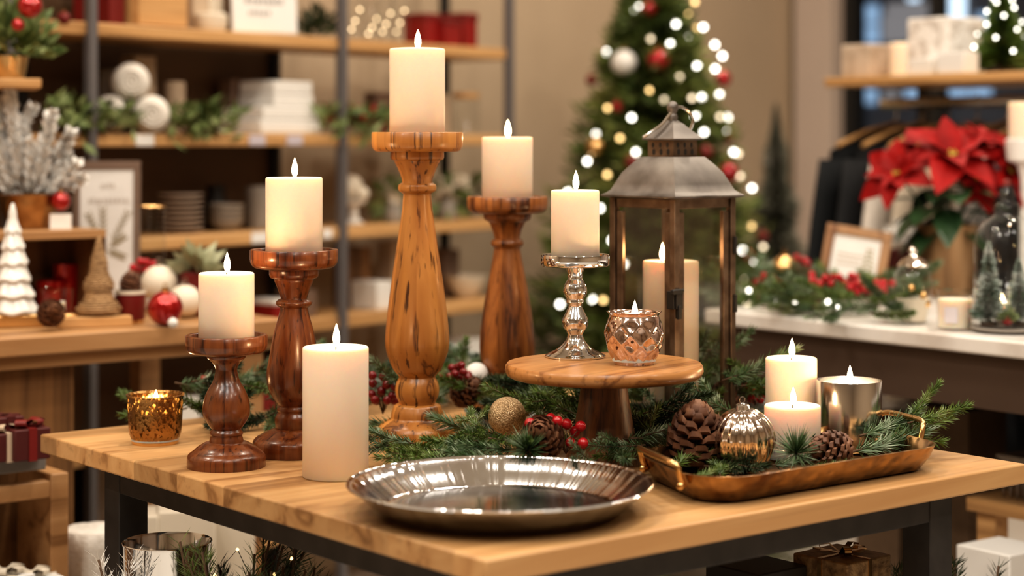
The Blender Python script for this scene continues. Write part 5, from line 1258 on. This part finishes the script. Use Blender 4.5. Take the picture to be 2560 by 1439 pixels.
# ------------------------------------------------------------------ bench and boxes under the right counter
bq=on(2415,1241,.60); bn=thing('low_bench','pale wooden bench under the marble counter at right','bench',(bq.x,bq.y,0),QR+.05)
build('seat_board',bx((.7,.30,.022),(.35,.15,.589)),M['shelf'],bn,bev=.002)
for x in (.03,.67):
    for y in (.03,.27): build('leg',bx((.035,.035,.578),(x,y,.289)),M['shelf'],bn)
def bnp(x,y,z=.6008): v=Vector((math.cos(QR+.05),math.sin(QR+.05)))*x+Vector((-math.sin(QR+.05),math.cos(QR+.05)))*y; return Vector((bq.x+v.x,bq.y+v.y,z))
M['plastic']=glass('frosted_plastic',(.80,.74,.70),.8,.25,.25)
for x,y,h,lab in ((.10,.10,.068,'clear ribbed plastic basket at the front of the low bench'),(.30,.11,.08,'clear ribbed plastic basket further right on the low bench')):
    t=thing('plastic_basket',lab,'basket',bnp(x,y),QR); mb=MB()
    mb.loft([[(-.05,-.05,0),(.05,-.05,0),(.05,.05,0),(-.05,.05,0)],[(-.065,-.06,h),(.065,-.06,h),(.065,.06,h),(-.065,.06,h)]],True,False)
    build('shell',mb,M['plastic'],t,smooth=False)
    rb=MB()
    for k in range(9): rb.box((-.056+.014*k,-.0575,h/2),(.004,.006,h*.98))
    rb.box((0,-.061,h-.003),(.134,.006,.006)).box((0,.061,h-.003),(.134,.006,.006)).box((-.066,0,h-.003),(.006,.122,.006)).box((.066,0,h-.003),(.006,.122,.006))
    build('ribs',rb,M['plastic'],t,smooth=False)
for x,y,w_,d_,h,z0,lab,m in ((.08,.24,.12,.09,.13,0,'brown kraft box behind the plastic basket','kraft'),(.26,.24,.11,.09,.15,0,'larger brown kraft box further right behind the baskets','kraft')):
    if 'kraft' not in M: M['kraft']=mottled('kraft_card',[(.3,(.10,.062,.034)),(.7,(.15,.095,.055))],20,.7)
    box_thing('kraft_box',lab,'box',bnp(x,y),(w_,d_,h),M[m],rz=QR+.05)
for px,d,w_,h,lab,m in ((2240,3.35,.10,.69,'tall brown carton under the marble counter beside the right leg','kraft'),(2400,3.25,.12,.72,'tall brown carton under the marble counter behind the kraft boxes','kraft')):
    box_thing('tall_carton',lab,'carton',lw(px,d,0),(w_,.10,h),M[m],rz=QR)
box_thing('white_carton','white carton standing on the floor at right under the bench','carton',lw(2510,2.84,0),(.10,.10,.565),M['white'],rz=QR)
t=candle(lw(2552,2.55,0)+Vector((0,0,.0)),.02,.10,'x') if False else None
# ------------------------------------------------------------------ garment rack with shelf
G0=Vector((.6995,4.2)); 
def gr(x,y,z): p=G0+CB*x+CBN*y; return Vector((p.x,p.y,z))
gz=H+.139
rk=thing('garment_rack','clothes rack with oak top shelf and chrome rail at right','clothes rack',(G0.x,G0.y,0),QR)
build('top_shelf',bx((1.5,.34,.020),(.75,.17,gz-.010)),M['shelf'],rk,bev=.003)
rz2=H+.083
build('rail',MB().tube([(.02,.17,rz2),(1.46,.17,rz2)],.012,14),M['silver'],rk)
for x in (.03,1.45):
    build('post',bx((.022,.022,gz-.02),(x,.30,(gz-.02)/2)),M['iron'],rk); build('bracket',bx((.012,.14,.02),(x,.235,rz2)),M['iron'],rk)
def hanger(x,label,col):
    t=thing('coat_hanger',label,'hanger',gr(x,.17,rz2),QR+PI/2)
    build('hook',MB().tube([(0,0,.0135)]+[(.014*math.sin(a),0,.014*math.cos(a)*1.0) for a in (.5,1.1,1.8,2.4)]+[(.002,0,-.03),(0,0,-.045)],.0018,6),M['silver'],t)
    build('shoulders',MB().tube([(-.19,0,-.095),(-.1,0,-.065),(0,0,-.045),(.1,0,-.065),(.19,0,-.095)],.006,8),M['shelf'],t); return t
def garment(x,label,m,w_=.21,ln=.75,seed=0,cat='sweater'):
    rr=random.Random(seed); t=thing('garment',label,cat,gr(x,.17,rz2),QR+PI/2); mb=MB(); nx,nz=24,14; th=.016
    def pt(i,j,side):
        u=2*i/nx-1; v=j/nz; top=-.052-.055*abs(u)**1.2; xx=u*w_*(1+.10*v); z=top-v*ln*(1-.06*abs(u))
        y=side*(th*(1-abs(u)**4*.9)+.003)+.010*v*math.sin(u*11+seed)
        return (xx,y,z)
    for side in (-1,1):
        vs=[pt(i,j,side) for j in range(nz+1) for i in range(nx+1)]
        mb.add(vs,[((j*(nx+1)+i),(j*(nx+1)+i+1),((j+1)*(nx+1)+i+1),((j+1)*(nx+1)+i)) for j in range(nz) for i in range(nx)])
    build('body',mb,m,t,ang=180)
    for sg_ in (-1,1):
        loops=[]
        for k in range(8):
            v=k/7; c=(sg_*(w_*.97+.035*math.sin(v*2.4)+.03*v),0,-.125-v*.5); loops.append([(c[0]+(.042-.012*v)*math.cos(2*PI*j/12),.016*math.sin(2*PI*j/12),c[2]) for j in range(12)])
        build('sleeve',MB().loft(loops),m,t,ang=180)
    return t
def cloth(n,c): return mottled(n,[(.3,tuple(x*.85 for x in c)),(.7,c)],40,.95,bump=.2)
gl=[(.06,'black sweater hanging first on the rack from the left',(.008,.010,.012)),(.135,'second black sweater on the rack, before the white one',(.012,.013,.015)),(.21,'white knit sweater hanging after the black ones',(.72,.66,.60)),(.29,'cream sweater behind the poinsettia on the rack',(.60,.52,.42)),(.37,'beige sweater on the rack above the poinsettia',(.48,.38,.29)),(.45,'pale knit sweater on the rack right of the beige one',(.60,.55,.50)),(.54,'dark grey sweater on the rack right of the pale one',(.05,.055,.065)),(.64,'black sweater near the right end of the visible rack',(.012,.011,.011))]
for i,(x,lab,c) in enumerate(gl):
    hanger(x,'wooden hanger carrying the '+lab.split(' on the rack')[0].split(' hanging')[0].split(' behind')[0].split(' near')[0]+(' at left','',' with chrome hook','','','',' further right',' at far right')[i],None); garment(x,lab,cloth('knit_%d'%i,c),seed=i)
# goods on rack shelf
def gs(px,y):
    k=(px-1280)/F; x=(k*(4.2+.6*y)-(.6995+.8*y))/(.6+.8*k); p=gr(x,y,gz+.0006); return p,p.y/F
p,s=gs(2172,.10); box_thing('gift_box','beige wrapped box at the left end of the rack shelf','gift box',p,(.085,.09,.075),mottled('beige_wrap',[(.35,(.42,.33,.25)),(.6,(.58,.48,.39))],25,.7),rz=QR,bev=.004)
p,s=gs(2262,.09); t=thing('pillar_candle','unlit cream pillar candle on the rack shelf','candle',p); build('wax',MB().lathe(wax_prof(36*s,84*s),40),M['wax'],t); build('wick',MB().tube([(0,0,80*s),(0,0,94*s)],.001,6),M['wick'],t)
p,s=gs(2365,.13); box_thing('gift_box','large white patterned box on the rack shelf','gift box',p,(.115,.12,.125),mottled('white_pattern',[(.42,(.60,.55,.51)),(.5,(.84,.81,.78))],45,.6),rz=QR,bev=.004)
p,s=gs(2320,.045); box_thing('white_box','small white box before the large patterned box on the rack shelf','box',p,(.06,.05,.035),M['white'],rz=QR)
p,s=gs(2395,.035); box_thing('white_box','low white box right of the small white one on the rack shelf','box',p,(.07,.05,.045),M['paper'],rz=QR)
def tree_lights(label,loc,pts,r,ms,name='string_lights',wire=True):
    t=thing(name,label,'string lights',loc); prot={}
    for i,c in enumerate(pts):
        m=ms[i%len(ms)]; c=Vector(c)
        if m.name not in prot: prot[m.name]=build('bulb',MB().ball((0,0,0),r,10,8),m,t,ang=180); o=prot[m.name]
        else: o=prot[m.name].copy(); C.objects.link(o)
        o.location=c
    if wire: build('wire',MB().tube(pts,.0012,4),M['needle_dark'],t)
    return t
M['bulb_w']=emis('bulb_cool_white',(1,.95,.84),8.5); M['bulb_y']=emis('bulb_warm',(1,.66,.28),4.5); M['bulb_s']=emis('bulb_soft',(1,.80,.55),3.6)
p,s=gs(2505,.13); bottle_tree('mini_tree','small green tree with white lights on the rack shelf at top right',p,.20,.075,M['needle'],M['bark'],8,n=2600,bw=.0022)
rr=random.Random(6); pts=[]
for k in range(26): u=.08+.86*k/26; a=k*2.399; r_=.072*(1-u)+.006; pts.append((r_*math.cos(a),r_*math.sin(a),.20*(.1+.88*u)))
tree_lights('white fairy lights on the small tree at top right',p,pts,.003,[M['bulb_w']])
# ------------------------------------------------------------------ christmas tree
tp=dat(1634,4.9,0); TH_=1.67
tr=thing('christmas_tree','decorated green christmas tree behind the lantern','christmas tree',tp)
rr=random.Random(19); fo=MB(); br=MB()
def tree_r(z): return .0+min(.36,.54*max(0,(TH_-z)/TH_)**.85)
nb=1150
for k in range(nb):
    z=.12+(TH_-.16)*(1-(1-k/nb)**1.0); a=k*2.399963+rr.uniform(-.3,.3); r_=tree_r(z)*rr.uniform(.72,1.08)+.02
    d=Vector((math.cos(a),math.sin(a),rr.uniform(-.05,.30))).normalized(); p0=Vector((0,0,z-.02)); tip=p0+d*r_+Vector((0,0,-.10*r_))
    br.tube([p0,p0.lerp(tip,.5)+Vector((0,0,.03*r_)),tip],[.004,.0025,.001],4)
    n=int(16+70*r_)
    for j in range(n):
        u=.22+.78*j/n; q=p0.lerp(tip,u)+Vector((0,0,.03*r_*math.sin(u*PI))); ph=rr.uniform(0,2*PI); x=d.cross(Vector((0,0,1))).normalized(); y=d.cross(x)
        e=(d*.7+(x*math.cos(ph)+y*math.sin(ph)*.6)*.75).normalized(); fo.blade(q,e,e.cross(Vector((rr.uniform(-1,1),rr.uniform(-1,1),rr.uniform(-1,1)))).normalized(),.050*rr.uniform(.7,1.2),.0042)
build('trunk',MB().lathe([(0,0),(.028,0),(.022,.8),(.006,TH_-.05),(0,TH_)],12),M['bark'],tr); build('branches',br,M['bark'],tr,ang=180); build('foliage',fo,M['needle_tree'] if 'needle_tree' in M else M['needle'],tr,smooth=False)
def ontree(px,py,f=1.0):
    """front surface of the tree cone seen at a pixel"""
    d=tp.y-.2
    for _ in range(20):
        z=H-(py-HZ)/F*d; x=(px-1280)/F*d-tp.x; r_=tree_r(z)*f
        d=tp.y-math.sqrt(max(r_*r_-x*x,0.0004))
    return Vector(((px-1280)/F*d,d,H-(py-HZ)/F*d))
LI=[(1583,30),(1723,37),(1722,95),(1626,97),(1676,110),(1758,68),(1741,72),(1787,112),(1699,193),(1516,130),(1806,140),(1519,270),(1579,294),(1730,245),(1755,243),(1799,236),(1624,226),(1738,288),(1800,292),(1820,293),(1468,403),(1518,436),(1834,380),(1846,384),(1788,172),(1743,165),(1879,565),(1857,625),(1908,617),(1820,330),(1480,747),(1508,750),(1530,600),(1450,560),(1500,520),(1590,380),(1605,430),(1880,470),(1862,700),(1420,480),(1560,660),(1440,660),(1400,600),(1660,250),(1690,60),(1655,330),(1550,345),(1760,330),(1870,760),(1400,760),(1600,15),(1737,5),(1490,335),(1850,440)]
tree_lights('strings of warm and cool white lights on the christmas tree',tp,[ontree(a,b,1.03)-tp for a,b in LI],.0062,[M['bulb_w'],M['bulb_y'],M['bulb_w'],M['bulb_s'],M['bulb_w']],wire=False)
for px,py,rpx,m,lab in ((1622,22,22,'red_gloss','red bauble near the top of the christmas tree'),(1560,157,32,'white','white bauble on the left side of the christmas tree'),(1645,150,28,'red_gloss','red bauble at the middle of the tree, right of the white bauble'),(1808,197,20,'red_gloss','red bauble on the right edge of the christmas tree'),(1490,367,25,'gold','gold bauble on the lower left of the christmas tree'),(1478,200,14,'red_matte','small dark red bauble on the left edge of the christmas tree'),(1543,266,15,'red_gloss','small red bauble beside a light, left of the lantern top'),(1820,345,15,'red_gloss','small red bauble right of the lantern top'),(1822,432,26,'red_gloss','red bauble just right of the lantern roof'),(1765,380,18,'red_matte','dark red bauble behind the lantern vent at right'),(1580,405,18,'red_matte','dark red bauble behind the lantern roof at left'),(1905,590,16,'red_matte','small red bauble at the lower right of the tree'),(1872,640,14,'red_gloss','red bauble low on the right side of the tree')):
    p=ontree(px,py,1.04); bauble(p,rpx*p.y/F,lab,m)
# slim dark tree
sp=dat(1940,5.62,0)
bottle_tree('slim_dark_tree','slim dark frosted tree against the wall right of the christmas tree',sp,H+115/F*5.62,.24,M['needle_slim'],M['bark'],31,n=12000,bw=.004)
# ------------------------------------------------------------------ camera
cam=bpy.data.cameras.new('camera'); co=bpy.data.objects.new('camera',cam); C.objects.link(co)
co.location=(0,0,H); co.rotation_euler=(PI/2,0,0)
cam.sensor_width=36; cam.lens=36*F/2560; cam.shift_y=-(719.5-HZ)/2560
cam.dof.use_dof=True; cam.dof.focus_distance=2.33; cam.dof.aperture_fstop=2.5; cam.dof.aperture_blades=0
cam.clip_start=.05; cam.clip_end=100
bpy.context.scene.camera=co
vs=bpy.context.scene.view_settings
vs.view_transform='Standard'; vs.look='Medium High Contrast'; vs.exposure=0; vs.gamma=1

cy=bpy.context.scene.cycles
cy.max_bounces=7; cy.diffuse_bounces=3; cy.glossy_bounces=4; cy.transmission_bounces=4; cy.transparent_max_bounces=14
cy.caustics_reflective=False; cy.caustics_refractive=False; cy.sample_clamp_indirect=8
